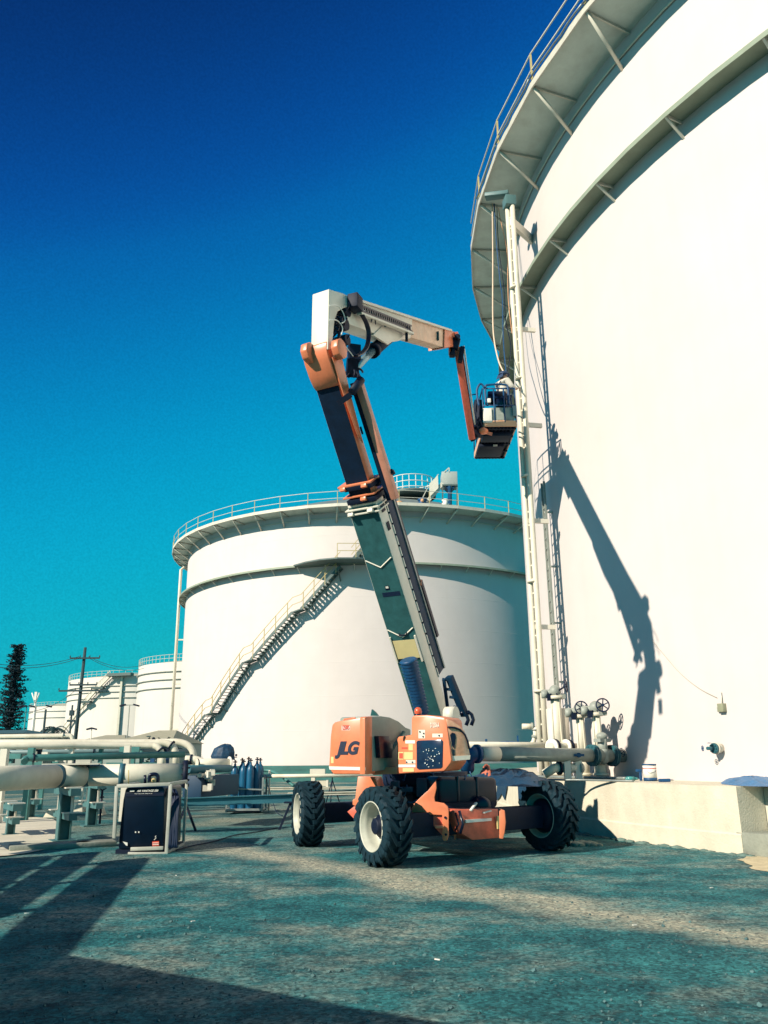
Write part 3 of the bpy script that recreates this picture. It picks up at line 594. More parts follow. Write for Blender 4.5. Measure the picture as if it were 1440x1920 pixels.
# collars at the boom mouth
for i, (y, mm, w, h, th) in enumerate([(958, CREAM, .66, .44, .03), (950, CREAM, .70, .50, .03), (938, DARK, .60, .42, .09), (926, ORANGE, .66, .46, .03), (913, DARK, .58, .40, .09), (905, ORANGE, .70, .46, .035)]):
    s0 = sy(y); o = Pb+BD*s0-TT*(w-.05)+NN*.06; b = MB(); b.obox(o, TT*w, BD*th, -NN*h); b.build('collar', mm, BL, bevel=.006)
for (y, f) in [(907, .1), (907, .85), (930, .7), (953, .8), (955, .1)]:
    b = MB(); p = Pb+BD*sy(y)-TT*(.6*(1-f))+NN*.07; b.box(p, (.12, .06, .07), -.6); b.build('wear_pad', CREAM if y > 940 else ORANGE, BL, bevel=.01)
# dark track behind the boom, light cable strip and drag chain
def back(y0, y1, n0, n1, t0, t1, m, name, bevel=0, y0b=None):
    s0, s1 = sy(y0), sy(y1); b = MB(); b.obox(Pb+BD*s0-NN*n0+TT*t0, TT*(t1-t0), BD*(s1-s0), -NN*(n1-n0)); return b.build(name, m, BL, bevel=bevel)
trk = back(1285, 925, .40, .66, -.25, .0, mat('track_blue', (.003, .03, .07), .5, 0, .3, 5, spec=.3), 'cable_track', .006)
back(1285, 940, .655, .70, -.25, .02, GALV, 'track_lip')
b = MB()
for i in range(16):
    y = 955+i*21; s0, s1 = sy(y+17), sy(y); b.obox(Pb+BD*s0-NN*.345+TT*(-.05), TT*.06, BD*(s1-s0), -NN*.03)
b.build('cable_strip', WHT, BL)
b = MB()
for i in range(30):
    s0 = sy(1228)+(sy(1120)-sy(1228))*i/30; b.obox(Pb+BD*s0-NN*.71+TT*(-.1), TT*.14, BD*.045, -NN*.09)
b.build('drag_chain', BLACK, BL, bevel=.006)
b = MB()
for i in range(40):
    s0 = sy(1120)+(sy(950)-sy(1120))*i/40; b.obox(Pb+BD*s0-NN*.70+TT*(-.02), TT*.04, BD*.05, -NN*.05)
b.build('track_chain', BLACK, BL)
b = MB(); p = Pb+BD*sy(1122)-NN*.72; b.box(p, (.08, .06, .12)); b.build('chain_anchor', ORANGE, BL, bevel=.01)
# upper leveling link behind the fly boom
l0, l1 = at(741, 935, 14.3), at(672, 715, 13.3); b = MB(); b.beam(l0, l1, .13, .13, NN); lk = b.build('leveling_link', mat('link_pink', (.7, .3, .2), .45, 0, .2, 5), BL, bevel=.01)
b = MB(); dl = (l1-l0).normalized(); b.beam(l0-TT*.1, l1-TT*.1, .08, .14, NN); b.build('link_cable', MAROON, BL)
b = MB(); p = l0.lerp(l1, .17); b.beam(p-TT*.3-Z*.05, p+TT*.1+Z*.14, .09, .09); b.build('link_clamp', DARK, BL, bevel=.01)
b = MB(); p, q = at(660, 735, 13.1), at(677, 712, 13.25); b.cyl(p, q, .075, n=14); p, q = at(655, 742, 13.05), at(636, 755, 12.95); b.beam(p, q, .12, .1); b.build('link_cylinder', DARK, BL)
# bellows hose and lower tower arm
b = MB(); A, B = at(765, 1236, 15.3), at(792, 1339, 15.7); n = 34; b.tube([A.lerp(B, i/n) for i in range(n+1)], [(.178 if i % 2 else .138)*(1-.006*i) for i in range(n+1)], 18); b.build('bellows', BLUEH, BL)
A, B = at(842, 1268, 15.6), at(872, 1342, 15.9); b = MB(); b.beam(A, B, .14, .1); b.beam(A+V((-.1, 0, -.05)), B+V((-.32, 0, .12)), .06, .06)
for f in (.1, .35, .55, .8): p = A.lerp(B, f); b.beam(p, p-V((.16, 0, -.02)), .05, .05)
b.build('lower_link', mat('track_blue', (0, 0, 0)), BL, bevel=.006)
b = MB()
for dx in (0, .12): b.tube([at(x, y, 15.85)+V((dx*.8, 0, 0)) for x, y in [(862, 1339), (869, 1335), (875, 1340), (878, 1350), (874, 1360)]], .035, 8)
b.build('hose_guard', BLACK, BL)
b = MB(); p = at(846, 1340, 15.0); b.cyl(p-DT*.1, p+DT*.1, .14, n=20); b.build('pivot_boss', CREAM, BL)
# elbow housing
s0, s1 = sy(722), sy(650)
def bs(s, nn, tt): return Pb+BD*s+NN*nn+TT*tt
prof = [(s0, -.06), (s0, .0), (s0+.08, .05), (s0+.25, .09), (s0+.5, .10), (s1-.05, .08), (s1+.08, 0), (s1+.12, -.1), (s1-.1, -.36), (s0+.2, -.36)]
b = MB(); b.prism([bs(s, n, -.50) for s, n in prof], TT*.50); eb = b.build('elbow_housing', ORANGE, BL, bevel=.012)
b = MB(); b.prism([bs(s0-.9, -.02, .02), bs(s0-.02, .04, .02), bs(s0+.5, .04, .02), bs(s0+.4, -.28, .02), bs(s0-.2, -.2, .02), bs(s0-1.1, -.12, .02)], TT*.03); b.build('elbow_cheek', ORANGE, eb, bevel=.005)
for (x, y, Yd, dx) in [(636, 655, 12.85, 0), (579, 662, 12.95, 0)]:
    b = MB(); p = at(x, y, Yd); rr = .17
    for sg in (0,):
        v8 = [p+BD*rr*cos(R(22+45*k))*1.1-NN*rr*sin(R(22+45*k)) for k in range(8)]; b.prism([q-TT*.07 for q in v8], TT*.14)
    b.build('pivot_cap', ORANGE, BL, bevel=.02)
# knuckle
PK = at(618, 600, 12.8); Kd = DD
kn = trace([(617, 541.5), (642, 549), (657, 556.5), (660, 574), (646, 577), (634, 584), (628, 600), (624, 640), (621, 655), (615, 655)], PK, Kd, .36, 'knuckle', CREAM, .02, -TT)
b = MB(); 
for i in range(26):
    p = onplane(random.uniform(626, 646), random.uniform(588, 650), PK-TT*random.uniform(.0, .3), Kd); q = p+V((random.uniform(-.15, .15), random.uniform(-.1, .1), random.uniform(-.25, .25))); b.tube(bez(p, (p+q)/2+V((.1, -.05, 0)), q, 5), random.choice([.012, .02, .03]), 6)
b.build('knuckle_hoses', BLACK, BL)
b = MB()
for (x, y, r_) in [(636, 610, .13), (641, 588, .1), (640, 640, .1), (652, 580, .12)]: p = onplane(x, y, PK-TT*.15, Kd); b.cyl(p-TT*.15, p+TT*.14, r_, n=18)
b.build('pivot_pin', DARK, BL)
b = MB()
for pts in ([(618, 573), (632, 573), (642, 584), (647, 600), (641, 606)], [(618, 600), (632, 601), (642, 614), (640, 628)], [(640, 640), (652, 655), (662, 668)]):
    b.tube(smooth([onplane(x, y, PK+TT*.1, Kd) for x, y in pts]), .011, 6)
b.build('looped_cable', WHT, BL)
b = MB()
for x, y in [(592, 601), (612, 597), (604, 644)]: p = onplane(x, y, PK, DT); p = p-DD*.015; b.cyl(p, p+DD*.01, .012, n=8)
b.build('rivet', DARK, kn)
# upper boom
Ua, Ub = at(645, 580, 13.2), at(850, 636, 18.9); DU = V((Ub.x-Ua.x, Ub.y-Ua.y, 0)).normalized(); NU = V((-DU.y, DU.x, 0))
ub = trace([(655, 566), (668, 561), (774, 596), (770, 634), (742, 640), (650, 606)], Ua, DU, .36, 'upper_boom', CREAM, .012, NU)
uf = trace([(766, 593), (846, 621), (836, 652), (762, 630)], Ua+NU*.02, DU, .30, 'upper_fly_boom', mat('pale_orange', (.85, .56, .38), .4, 0, .2, 5, 0, 40, .5, .3, (.75, .65, .5)), .01, NU)
trace([(834, 617), (857, 623), (851, 650), (833, 652)], Ua-NU*.02, DU, .42, 'end_block', ORANGE, .012, NU)
b = MB(); p = onplane(855, 628, Ua-NU*.05, DU); b.cyl(p-NU*.05, p+NU*.5, .075, n=16); p = onplane(853, 640, Ua, DU); b.cyl(p-NU*.04, p+NU*.4, .06, n=14); b.build('end_pin', RED, BL)
b = MB(); b.prism([onplane(x, y, Ua-NU*.02, DU) for x, y in [(700, 628), (716, 612), (736, 618), (758, 628), (772, 622), (768, 634), (735, 641), (728, 646)]], NU*.06); b.build('cylinder_bracket', CREAM, ub, bevel=.005)
b = MB()
for pts in ([(668, 562), (846, 620)],): b.beam(onplane(*pts[0], Ua-NU*.01, DU), onplane(*pts[1], Ua-NU*.01, DU), .05, .05)
b.build('top_rail', CREAM, ub)
b = MB(); A, B = onplane(673, 571, Ua-NU*.12, DU), onplane(771, 611, Ua-NU*.12, DU); A2, B2 = A-Z*.14, B-Z*.14
b.beam(A, B, .03, .03); b.beam(A2, B2, .06, .04); n = 24
for i in range(n): f, g_ = i/n, (i+.7)/n; b.beam(A.lerp(B, f), A2.lerp(B2, g_), .025, .035); b.beam(A2.lerp(B2, f), A.lerp(B, g_), .02, .02)
b.build('drag_chain', BLACK, ub)
b = MB(); b.beam(A2-Z*.05-NU*.01, B2-Z*.05-NU*.01, .1, .04); b.build('chain_tray', CREAM, ub)
b = MB(); p = onplane(666, 568, Ua-NU*.12, DU); b.box(p, (.2, .25, .28), -.4); b.build('hose_clamp', DARK, ub, bevel=.01); b = MB(); p = onplane(762, 616, Ua-NU*.12, DU); b.beam(p, p-Z*.3, .06, .06); b.beam(p+Z*.02, p+DU*.35+Z*.05, .06, .06); b.build('hose_clamp', DARK, ub, bevel=.01)
b = MB()
for i in range(3): b.tube(smooth([onplane(x+i*2.5, y, Ua-NU*(.13+.02*i), DU) for x, y in [(676, 590), (684, 605), (689, 625), (686, 648), (676, 662), (664, 668)]]), .022, 6)
for (p, q) in [((700, 588), (696, 604)), ((704, 590), (704, 608))]: b.beam(onplane(*p, Ua-NU*.13, DU), onplane(*q, Ua-NU*.13, DU), .02, .02)
b.build('hose_loop', BLACK, BL)
b = MB()
for (x, y, w_, h_) in [(722, 609, .2, .08), (821, 630, .09, .24)]: p = onplane(x, y, Ua-NU*.015, DU); b.box(p, (w_*.6, .02, h_), -.5+PI/2*0)
b.build('opening', OLIVE, ub)
# lift cylinder of the upper boom
CP = Ua+NU*.14
b = MB(); A, B = onplane(662, 694, CP, DU), onplane(702, 655, CP, DU); b.cyl(A, B, .075, n=16); b.build('cylinder_rod', mat('rod_blue', (.25, .4, .45), .25, .5, .1), BL)
b = MB(); A, B = onplane(698, 659, CP, DU), onplane(734, 628, CP, DU); b.cyl(A, B, .13, n=20); b.cyl(A, A.lerp(B, .1), .15, n=20); b.beam(A.lerp(B, .5)+Z*.12, B+Z*.14, .2, .12); b.build('cylinder_barrel', DARK, BL)
b = MB(); p = onplane(664, 662, CP, DU); b.box(p, (.22, .16, .3), .3); p = onplane(660, 690, CP, DU); b.box(p, (.2, .2, .34), .2, .5)
for i in range(10): q = p+V((random.uniform(-.2, .2), random.uniform(-.1, .1), random.uniform(-.35, .3))); b.tube(bez(p, (p+q)/2+V((.08, -.1, 0)), q, 5), .02, 6)
b.build('elbow_linkage', DARK, BL, bevel=0)
# jib
J0, J1 = at(857, 652, 18.95), at(885, 823, 20.5); JD = (J1-J0).normalized()
b = MB(); b.beam(J0, J1, .15, .17, V((1, 0, 0))); jb = b.build('jib', RED, BL, bevel=.01)
b = MB(); b.beam(J0+V((.17, 0, .05)), J1+V((.1, 0, .42)), .035, .05); b.build('jib_link', CREAM, jb); b = MB(); b.beam(J0+V((.11, .05, .05)), J1+V((.07, .05, .2)), .05, .07); b.build('jib_cable', BLACK, jb)
b = MB(); p = J0+Z*.05; b.box(p-V((.05, 0, -.02)), (.2, .3, .3), 0, 0, .3); b.box(p-V((-.1, 0, .25)), (.12, .2, .4), 0, 0, .2); b.cyl(p+V((.0, -.25, .15)), p+V((.0, .25, .15)), .07); b.box(p-V((.13, 0, .15)), (.14, .2, .28)); b.build('jib_knuckle', DARK, BL, bevel=.015)
b = MB(); b.box(p-V((.17, -.02, .12)), (.09, .24, .2)); b.build('jib_pivot_cap', ORANGE, BL, bevel=.02)
# basket
BX0, BX1, BY0, BY1, BZ = 2.71, 3.58, 20.5, 22.95, 10.08
bx = BL
b = MB(); b.box(((BX0+BX1)/2, (BY0+BY1)/2, BZ+.02), (BX1-BX0, BY1-BY0, .04))
for i in range(9): b.box((BX0+.05+(BX1-BX0-.1)*i/8, (BY0+BY1)/2, BZ-.025), (.03, BY1-BY0-.04, .05))
for i in range(5): b.box(((BX0+BX1)/2, BY0+.1+(BY1-BY0-.2)*i/4, BZ-.03), (BX1-BX0, .06, .06))
pf = b.build('platform_floor', DARK, bx)
b = MB()
for (p, q) in [((BX0, BY0), (BX1, BY0)), ((BX1, BY0), (BX1, BY1)), ((BX1, BY1), (BX0, BY1)), ((BX0, BY1), (BX0, BY0))]: b.beam(V((*p, BZ+.07)), V((*q, BZ+.07)), .03, .17)
b.build('toe_board', mat('light_orange', (.9, .48, .26), .4, 0, .1), pf)
b = MB(); zt = BZ+1.1
for z in (BZ+.6, zt): b.tube([(BX0, BY0, z), (BX1, BY0, z), (BX1, BY1, z), (BX0, BY1, z), (BX0, BY0, z)], .022, 8)
for x, y in [(BX0, BY0), (BX0+.3, BY0), (BX1-.3, BY0), (BX1, BY0), (BX1, BY0+.6), (BX1, BY0+1.2), (BX1, BY0+1.8), (BX1, BY1), (BX0, BY1), (BX0, BY0+.6), (BX0, BY0+1.2), (BX0, BY0+1.8)]: b.tube([(x, y, BZ+.1), (x, y, zt)], .02, 8)
b.build('guard_rail', BLUEH, pf)
b = MB()
for (x0, x1, y) in [(BX0+.08, BX1-.18, BY0-.03)]: b.tube(smooth([(x0, y, BZ+.62), (x0, y, BZ+1.12), (x0+.12, y, BZ+1.2), (x1-.1, y, BZ+1.2), (x1, y, BZ+1.1), (x1, y, BZ+.62)]), .03, 8)
b.tube(smooth([(BX0-.12, BY0-.05, BZ+.55), (BX0-.16, BY0-.05, BZ+1.0), (BX0-.05, BY0-.05, BZ+1.22), (BX0+.06, BY0-.05, BZ+1.1)]), .03, 8); b.tube([(BX0-.12, BY0, BZ+.95), (BX0-.4, BY0, BZ+.9), (BX0-.43, BY0, BZ+.45)], .02, 8)
b.build('rail_loop', BLUEH, pf)
b = MB(); b.box(((BX0+BX1)/2+.07, BY0+.02, BZ+.36), (.66, .02, .36)); b.build('front_panel', GREYP, pf)
b = MB(); b.box((BX0+.1, BY0-.01, BZ+.3), (.24, .05, .42)); b.box((BX0+.16, BY0-.05, BZ+.72), (.09, .06, .12)); b.build('notice_panel', WHT, pf, bevel=.01)
b = MB(); b.box((BX1-.03, BY0-.02, BZ+.42), (.1, .06, .3)); b.build('side_tag', GALV, pf)
b = MB(); b.box((BX0+.42, BY0+.3, BZ+.95), (.5, .28, .3), 0, -.4); b.box((BX0+.5, BY0+.1, BZ+.7), (.3, .15, .25)); b.build('control_console', BLACK, pf, bevel=.03)
b = MB()
for i in range(14):
    p = V((BX0-.1+random.uniform(-.12, .06), BY0+random.uniform(-.1, .3), BZ+random.uniform(-.2, .2))); q = p+V((random.uniform(-.1, .1), 0, random.uniform(.3, .75))); b.tube(smooth([p, (p+q)/2+V((random.uniform(-.12, .05), 0, 0)), q], 4), .028, 6)
b.box((BX0-.12, BY0+.2, BZ+.3), (.2, .3, 1.0)); b.build('rotator', DARK, bx)
b = MB(); b.beam(J1-Z*.02, V((BX0-.1, BY0+.2, BZ-.03)), .14, .12); b.beam(J1+Z*.2, V((BX0-.1, BY0+.2, BZ+.2)), .1, .1); b.beam(J1-JD*.25, J1+V((.2, 0, .1)), .12, .12); b.build('basket_mount', DARK, bx, bevel=.01)
b = MB(); b.sphere((BX0-.04, BY0-.05, BZ-.16), .13, 12, (1.1, 1, .7)); b.box((BX0+.1, BY0, BZ-.2), (.22, .1, .05), 0, 0, .3); b.build('rotator_cap', ORANGE, bx)
b = MB(); b.box(((BX0+BX1)/2-.05, BY0+.55, BZ-.1), (.75, .5, .12)); b.box(((BX0+BX1)/2-.1, BY0+1.6, BZ-.1), (.7, .9, .08)); b.build('underside_frame', DARK, pf, bevel=.01)
b = MB(); b.box(((BX0+BX1)/2, BY0+1.1, BZ-.13), (.12, .012, .05)); b.build('underside_label', WHT, pf)
# ------------------------------------------------------------ worker in the basket
def skin(name, verts, edges, radii, m, parent=None, origin=None, sub=2, root=0):
    org = V(parent['_o']) if parent is not None else V(origin); me = bpy.data.meshes.new(name); me.from_pydata([V(v)-org for v in verts], edges, []); o = bpy.data.objects.new(name, me); COL.objects.link(o)
    md = o.modifiers.new('s', 'SKIN'); md.use_smooth_shade = True; sv = me.skin_vertices[0].data if me.skin_vertices else None
    if sv is None:
        bpy.context.view_layer.objects.active = o; o.modifiers.remove(md); md = o.modifiers.new('s', 'SKIN'); sv = me.skin_vertices[0].data
    for i, r in enumerate(radii): sv[i].radius = (r, r) if not isinstance(r, tuple) else r
    for i in range(len(sv)): sv[i].use_root = (i == root)
    md.use_smooth_shade = True; s2 = o.modifiers.new('d', 'SUBSURF'); s2.levels = sub; s2.render_levels = sub
    dg = bpy.context.evaluated_depsgraph_get(); dg.update(); nm = bpy.data.meshes.new_from_object(o.evaluated_get(dg)); o.modifiers.clear(); o.data = nm; nm.materials.clear(); nm.materials.append(m)
    for p in nm.polygons: p.use_smooth = True
    if parent is not None: o.parent = parent
    else: o.location = org
    o['_o'] = list(org); return o
PF = V((3.3, 20.88, BZ+.04))
def pp(x, y, z): return PF+V((x, y, z))
# faces the tank: towards +x, slightly +y ; f = forward, l = left side
f_ = V((.8, .6, 0)); l_ = V((-.6, .8, 0))
def bf(a, b_, z): return PF+f_*a+l_*b_+Z*z
vs = [bf(0, 0, .95), bf(.02, 0, 1.15), bf(.05, 0, 1.35), bf(.06, 0, 1.46), bf(.08, 0, 1.54), bf(.10, 0, 1.60), bf(.11, 0, 1.68), bf(.09, 0, 1.74),
      bf(.04, .17, 1.42), bf(.16, .25, 1.25), bf(.33, .22, 1.34), bf(.40, .20, 1.38),
      bf(.04, -.17, 1.42), bf(.12, -.27, 1.22), bf(.30, -.25, 1.22), bf(.38, -.24, 1.24),
      bf(0, .10, .88), bf(.03, .11, .48), bf(-.01, .12, .10), bf(.13, .13, .05), bf(0, -.10, .88), bf(.03, -.11, .48), bf(-.01, -.12, .10), bf(.13, -.13, .05)]
ed = [(0, 1), (1, 2), (2, 3), (3, 4), (4, 5), (5, 6), (6, 7), (3, 8), (8, 9), (9, 10), (10, 11), (3, 12), (12, 13), (13, 14), (14, 15), (0, 16), (16, 17), (17, 18), (18, 19), (0, 20), (20, 21), (21, 22), (22, 23)]
rd = [.15, .14, .16, .11, .055, .075, .10, .07, .085, .05, .04, .03, .085, .05, .04, .03, .10, .065, .045, .035, .10, .065, .045, .035]
PE = skin('person', vs, ed, rd, SKIN, None, PF)
tag(PE, 'worker in a white shirt, navy trousers and dark hat, standing in the lift basket', 'person')
cl = skin('shirt', [bf(0, 0, .93), bf(.02, 0, 1.15), bf(.05, 0, 1.35), bf(.06, 0, 1.47), bf(.04, .18, 1.42), bf(.16, .26, 1.25), bf(.30, .225, 1.33), bf(.04, -.18, 1.42), bf(.12, -.28, 1.22), bf(.27, -.255, 1.22)], [(0, 1), (1, 2), (2, 3), (3, 4), (4, 5), (5, 6), (3, 7), (7, 8), (8, 9)], [.175, .165, .185, .12, .10, .068, .055, .10, .068, .055], SHIRT, PE)
skin('trousers', [bf(0, 0, .96), bf(0, .10, .88), bf(.03, .11, .48), bf(-.01, .12, .12), bf(0, -.10, .88), bf(.03, -.11, .48), bf(-.01, -.12, .12)], [(0, 1), (1, 2), (2, 3), (0, 4), (4, 5), (5, 6)], [.165, .12, .085, .07, .12, .085, .07], PANTS, PE)
for sd in (1, -1): skin('boot', [bf(-.05, .12*sd, .05), bf(.05, .125*sd, .05), bf(.16, .13*sd, .035)], [(0, 1), (1, 2)], [.06, .055, .045], BLACK, PE, sub=1)
def finger_set(P, fw, sd, side):
    up = Z
    for k, (dz_, ln) in enumerate([(.03, .075), (.01, .085), (-.01, .08), (-.03, .062)]):
        a = P+fw*.03+up*dz_; skin('finger', [a, a+fw*ln*.5+sd*.006, a+fw*ln*.75+sd*(-.025), a+fw*ln*.7+sd*(-.05)], [(0, 1), (1, 2), (2, 3)], [.010, .009, .008, .007], SKIN, PE, sub=1)
    a = P+up*.03; skin('thumb', [a, a+fw*.03+up*.03-sd*.01, a+fw*.055+up*.035-sd*.03], [(0, 1), (1, 2)], [.012, .010, .009], SKIN, PE, sub=1)
finger_set(bf(.42, .20, 1.385), f_, l_, 1); finger_set(bf(.40, -.24, 1.245), f_, -l_, -1)
b = MB(); b.sphere(bf(.10, 0, 1.70), .125, 16, (1.1, 1, .72)); b.lathe([(.10, .0), (.17, -.015), (.175, -.03), (.10, -.02)], bf(.12, 0, 1.70), 20, None, 0, 2*PI, True, True); b.prism([bf(-.02, -.1, 1.68), bf(-.02, .1, 1.68), bf(-.07, .13, 1.54), bf(-.07, -.13, 1.54)], f_*.012); b.build('hat', HAT, PE)
b = MB(); b.sphere(bf(.215, 0, 1.645), .018, 8); b.build('nose', SKIN, PE)
b = MB()
for sd in (1, -1): b.sphere(bf(.198, .036*sd, 1.672), .012, 8)
b.build('eyes', BLACK, PE)
b = MB(); b.box(bf(.2, 0, 1.605), (.012, .05, .008), math.atan2(.6, .8)); b.build('mouth', DRED, PE)
b = MB()
for sd in (1, -1): b.sphere(bf(.10, .103*sd, 1.655), .026, 8, (1, .5, 1.3))
b.build('ears', SKIN, PE)
b = MB()
for sd in (1, -1): b.tube(smooth([bf(.18, .09*sd, 1.0), bf(.22, .09*sd, 1.3), bf(.07, .10*sd, 1.53), bf(-.13, .07*sd, 1.36), bf(-.16, 0, 1.2), bf(-.17, 0, 1.0)]), .014, 6)
b.build('harness', NAVY, PE)
# ropes and cables hanging from the tank rim
def hang(pts, r, m, label, name='rope', grp='ropes hanging from the tank rim'):
    b = MB(); P = smooth([at(*p) for p in pts], 8); b.tube(P, r, 6); o = b.build(name, m, None, origin=P[-1]); tag(o, label, 'rope', grp)
hang([(921, 318, 24.0), (923, 380, 23.8), (924, 480, 23.5), (924, 594, 23.2), (927, 640, 22.5), (936, 680, 21.8), (948, 703, 21.1)], .022, mat('pale_rope', (.8, .62, .45), .8), 'pale rope hanging free of the pipe and bowing down to the worker in the basket')
hang([(925, 335, 24.0), (929, 430, 23.6), (937, 520, 23.2), (942, 560, 22.8), (944, 640, 22.2), (949, 700, 21.3)], .020, BLUEH, 'dark blue hose hanging from the tank walkway, closest to the pale rope')
hang([(931, 345, 24.0), (934, 450, 23.6), (945, 540, 23.1), (948, 600, 22.6), (958, 650, 22.0), (951, 702, 21.3)], .014, BLACK, 'thin black cable swinging in a wide bow between the walkway and the basket')
hang([(927, 330, 24.1), (936, 400, 24.0), (950, 470, 23.8), (953, 560, 23.5), (960, 625, 22.8)], .012, ORW, 'thin orange-white cord slanting from the walkway to the downpipe')

# ------------------------------------------------------------ pipes on the big tank's wall
def vline(px, py, rr): p = oncyl(px, py, CB, rr); return p
DP = oncyl(1018, 1395, CB, 21.15); ph = V((DP.x, DP.y, 0)); rad_d = (ph-CB).normalized(); rad_d.z = 0
zt = 17.95
t = thing('downpipe', (ph.x, ph.y, 1.1), 'tall cream twin vertical pipe standing off the big tank beside the hanging ropes', 'pipe')
for o_ in (V((-.055, .075, 0)), V((.065, -.085, 0))):
    b = MB(); b.tube([ph+o_+Z*z for z in (1.1, 4, 7, 10, 13, 16, zt)], .076, 16); b.build('pipe', PIPEW, t)
b = MB(); z = 1.6
while z < 18.3: b.beam(ph+V((-.055, .075, z)), ph+V((.065, -.085, z)), .035, .04); z += .38
tag(b.build('rung', PIPEW, t), kind='stuff')
b = MB(); tg = V((-rad_d.y, rad_d.x, 0))
if tg.x < 0: tg = -tg
for z in (3.2, 6.1, 9.1, 12.1, 15.1): b.cyl(ph+Z*(z-.03), ph+Z*(z+.03), .15, n=20)
tag(b.build('pipe_collar', PIPEW, t), kind='stuff')
for i, (px, py) in enumerate([(1003, 657), (1015, 828), (1024, 1002), (1036, 1190)]):
    q = oncyl(px, py, CB, RB+.02); b = MB(); a = V((ph.x, ph.y, q.z)); e_ = a+V((.55, .12, 0)); b.beam(a, e_, .09, .12); pass; b.build('wall_bracket', CREAM, t)
b = MB(); a = ph+Z*(zt-.02); b.box(a+rad_d*.0+Z*.18, (.34, .38, .34), math.atan2(rad_d.y, rad_d.x)); b.beam(a+Z*.5-V((.0, 0, 0)), a+Z*.5+V((-.7, .25, .1)), .28, .14); b.build('outlet_box', mat('outlet_paint', (.10, .2, .2), .5), t, bevel=.02)
b = MB(); a = ph+Z*(zt-.5); q = oncyl(990, 352, CB, RB); b.beam(a, V((q.x, q.y, a.z)), .12, .3); b.build('top_bracket', CREAM, t)
# caged cable ladder
q = oncyl(1043, 1280, CB, RB+.22); q0 = V((q.x, q.y, 0)); t = thing('cable_ladder', (q.x, q.y, 2.6), 'narrow cable ladder running up the big tank wall beside the downpipe', 'ladder'); b = MB()
for sd in (-.1, .1): b.beam(q0+tg*sd+Z*2.9, q0+tg*sd+Z*9.2, .03, .06, rad_d)
b.build('side_rail', GREYP, t); b = MB(); z = 3.0
while z < 9.1: b.beam(q0-tg*.1+Z*z, q0+tg*.1+Z*(z+.06), .03, .03); z += .3
tag(b.build('rung', GREYP, t), kind='stuff')
b = MB(); z = 3.5
while z < 9: b.beam(q0+Z*z, q0+Z*z-rad_d*.24, .05, .05); z += 1.6
tag(b.build('wall_spacer', CREAM, t), kind='stuff')
# three tall valves
def handwheel(P, nrm, r, parent, m=NAVY, name='handwheel'):
    nrm = nrm.normalized(); Mq = Z.rotation_difference(nrm).to_matrix(); b = MB()
    b.lathe([(r+r*.11*cos(2*PI*k/8), r*.11*sin(2*PI*k/8)) for k in range(8)], P, 28, Mq, close=True)
    for k in range(6): a = 2*PI*k/6+.3; b.beam(P, P+Mq@V((r*cos(a), r*sin(a), 0)), r*.16, r*.16, nrm)
    b.cyl(P-nrm*r*.2, P+nrm*r*.25, r*.25, n=12); return b.build(name, m, parent)
def valve(px, ytop, ybot, Y, w, label, wheel, wn):
    p = at(px, ybot, Y); top = at(px, ytop, Y); P = V((p.x, p.y, 1.09)); h = top.z
    t = thing('gate_valve', P, label, 'valve', 'tall valves beside the big tank'); b = MB(); b.cyl(P, P+Z*.5, w*.62, n=20); b.cyl(P+Z*.5, V((P.x, P.y, h-.12)), w*.42, n=18)
    for z in (.06, .45, .52): b.cyl(P+Z*z, P+Z*(z+.05), w*.8, n=20)
    for a in range(4): b.beam(P+V((w*.5*cos(a*PI/2+.5), w*.5*sin(a*PI/2+.5), .5)), V((P.x+w*.4*cos(a*PI/2+.5), P.y+w*.4*sin(a*PI/2+.5), h-.1)), .04, .04)
    b.cyl(V((P.x, P.y, h-.14)), V((P.x, P.y, h-.06)), w*.7, n=18); b.build('valve_body', PIPEW, t)
    b = MB(); T = V((P.x, P.y, h)); b.sphere(T+Z*.05, .15, 14, (1, 1, 1.05)); b.cyl(T-V((.3, 0, -.02)), T+V((.12, 0, .02)), .075, n=14); b.cyl(T-V((.34, 0, .02)), T-V((.2, .02, .02)), .1, n=14); b.box(T+V((.1, -.05, -.08)), (.24, .2, .1)); gb = b.build('gearbox', GREYP, t, bevel=0)
    b = MB()
    for k in range(8): a = 2*PI*k/8; q_ = V((P.x+w*.62*cos(a), P.y+w*.62*sin(a), h-.04)); b.cyl(q_-Z*.1, q_+Z*.03, .016, n=6)
    b.box(T-V((.17, .1, .1)), (.1, .1, .16)); b.build('bolts', DARK, t)
    wp = at(*wheel, Y-.3); b = MB(); b.cyl(wp, T+Z*.02, .022, n=8); b.build('wheel_shaft', DARK, t); handwheel(wp, wn, .145, t)
valve(1047, 1300, 1390, 20.6, .30, 'tallest of the tall cream valves, its wheel seen nearly edge on', (1061, 1286), V((.9, -.42, .1)))
valve(1091, 1335, 1395, 20.0, .22, 'middle cream valve, its black handwheel facing the yard', (1090, 1327), V((-.1, -1, .05)))
valve(1122, 1331, 1395, 19.6, .22, 'cream valve nearest the leaning lift shadow, with the highest black handwheel', (1130, 1322), V((-.1, -1, .05)))
b = MB(); p = at(1048, 1385, 20.9); b.cyl(V((p.x, p.y, 1.09)), V((p.x, p.y, 2.7)), .27, n=24); b.cyl(V((p.x, p.y, 1.6)), V((p.x, p.y, 1.68)), .33, n=24); tag(b.build('valve_housing', PIPEW, None, origin=V((p.x, p.y, 1.09))), 'stout cream cylinder standing under the tallest valve', 'valve housing')
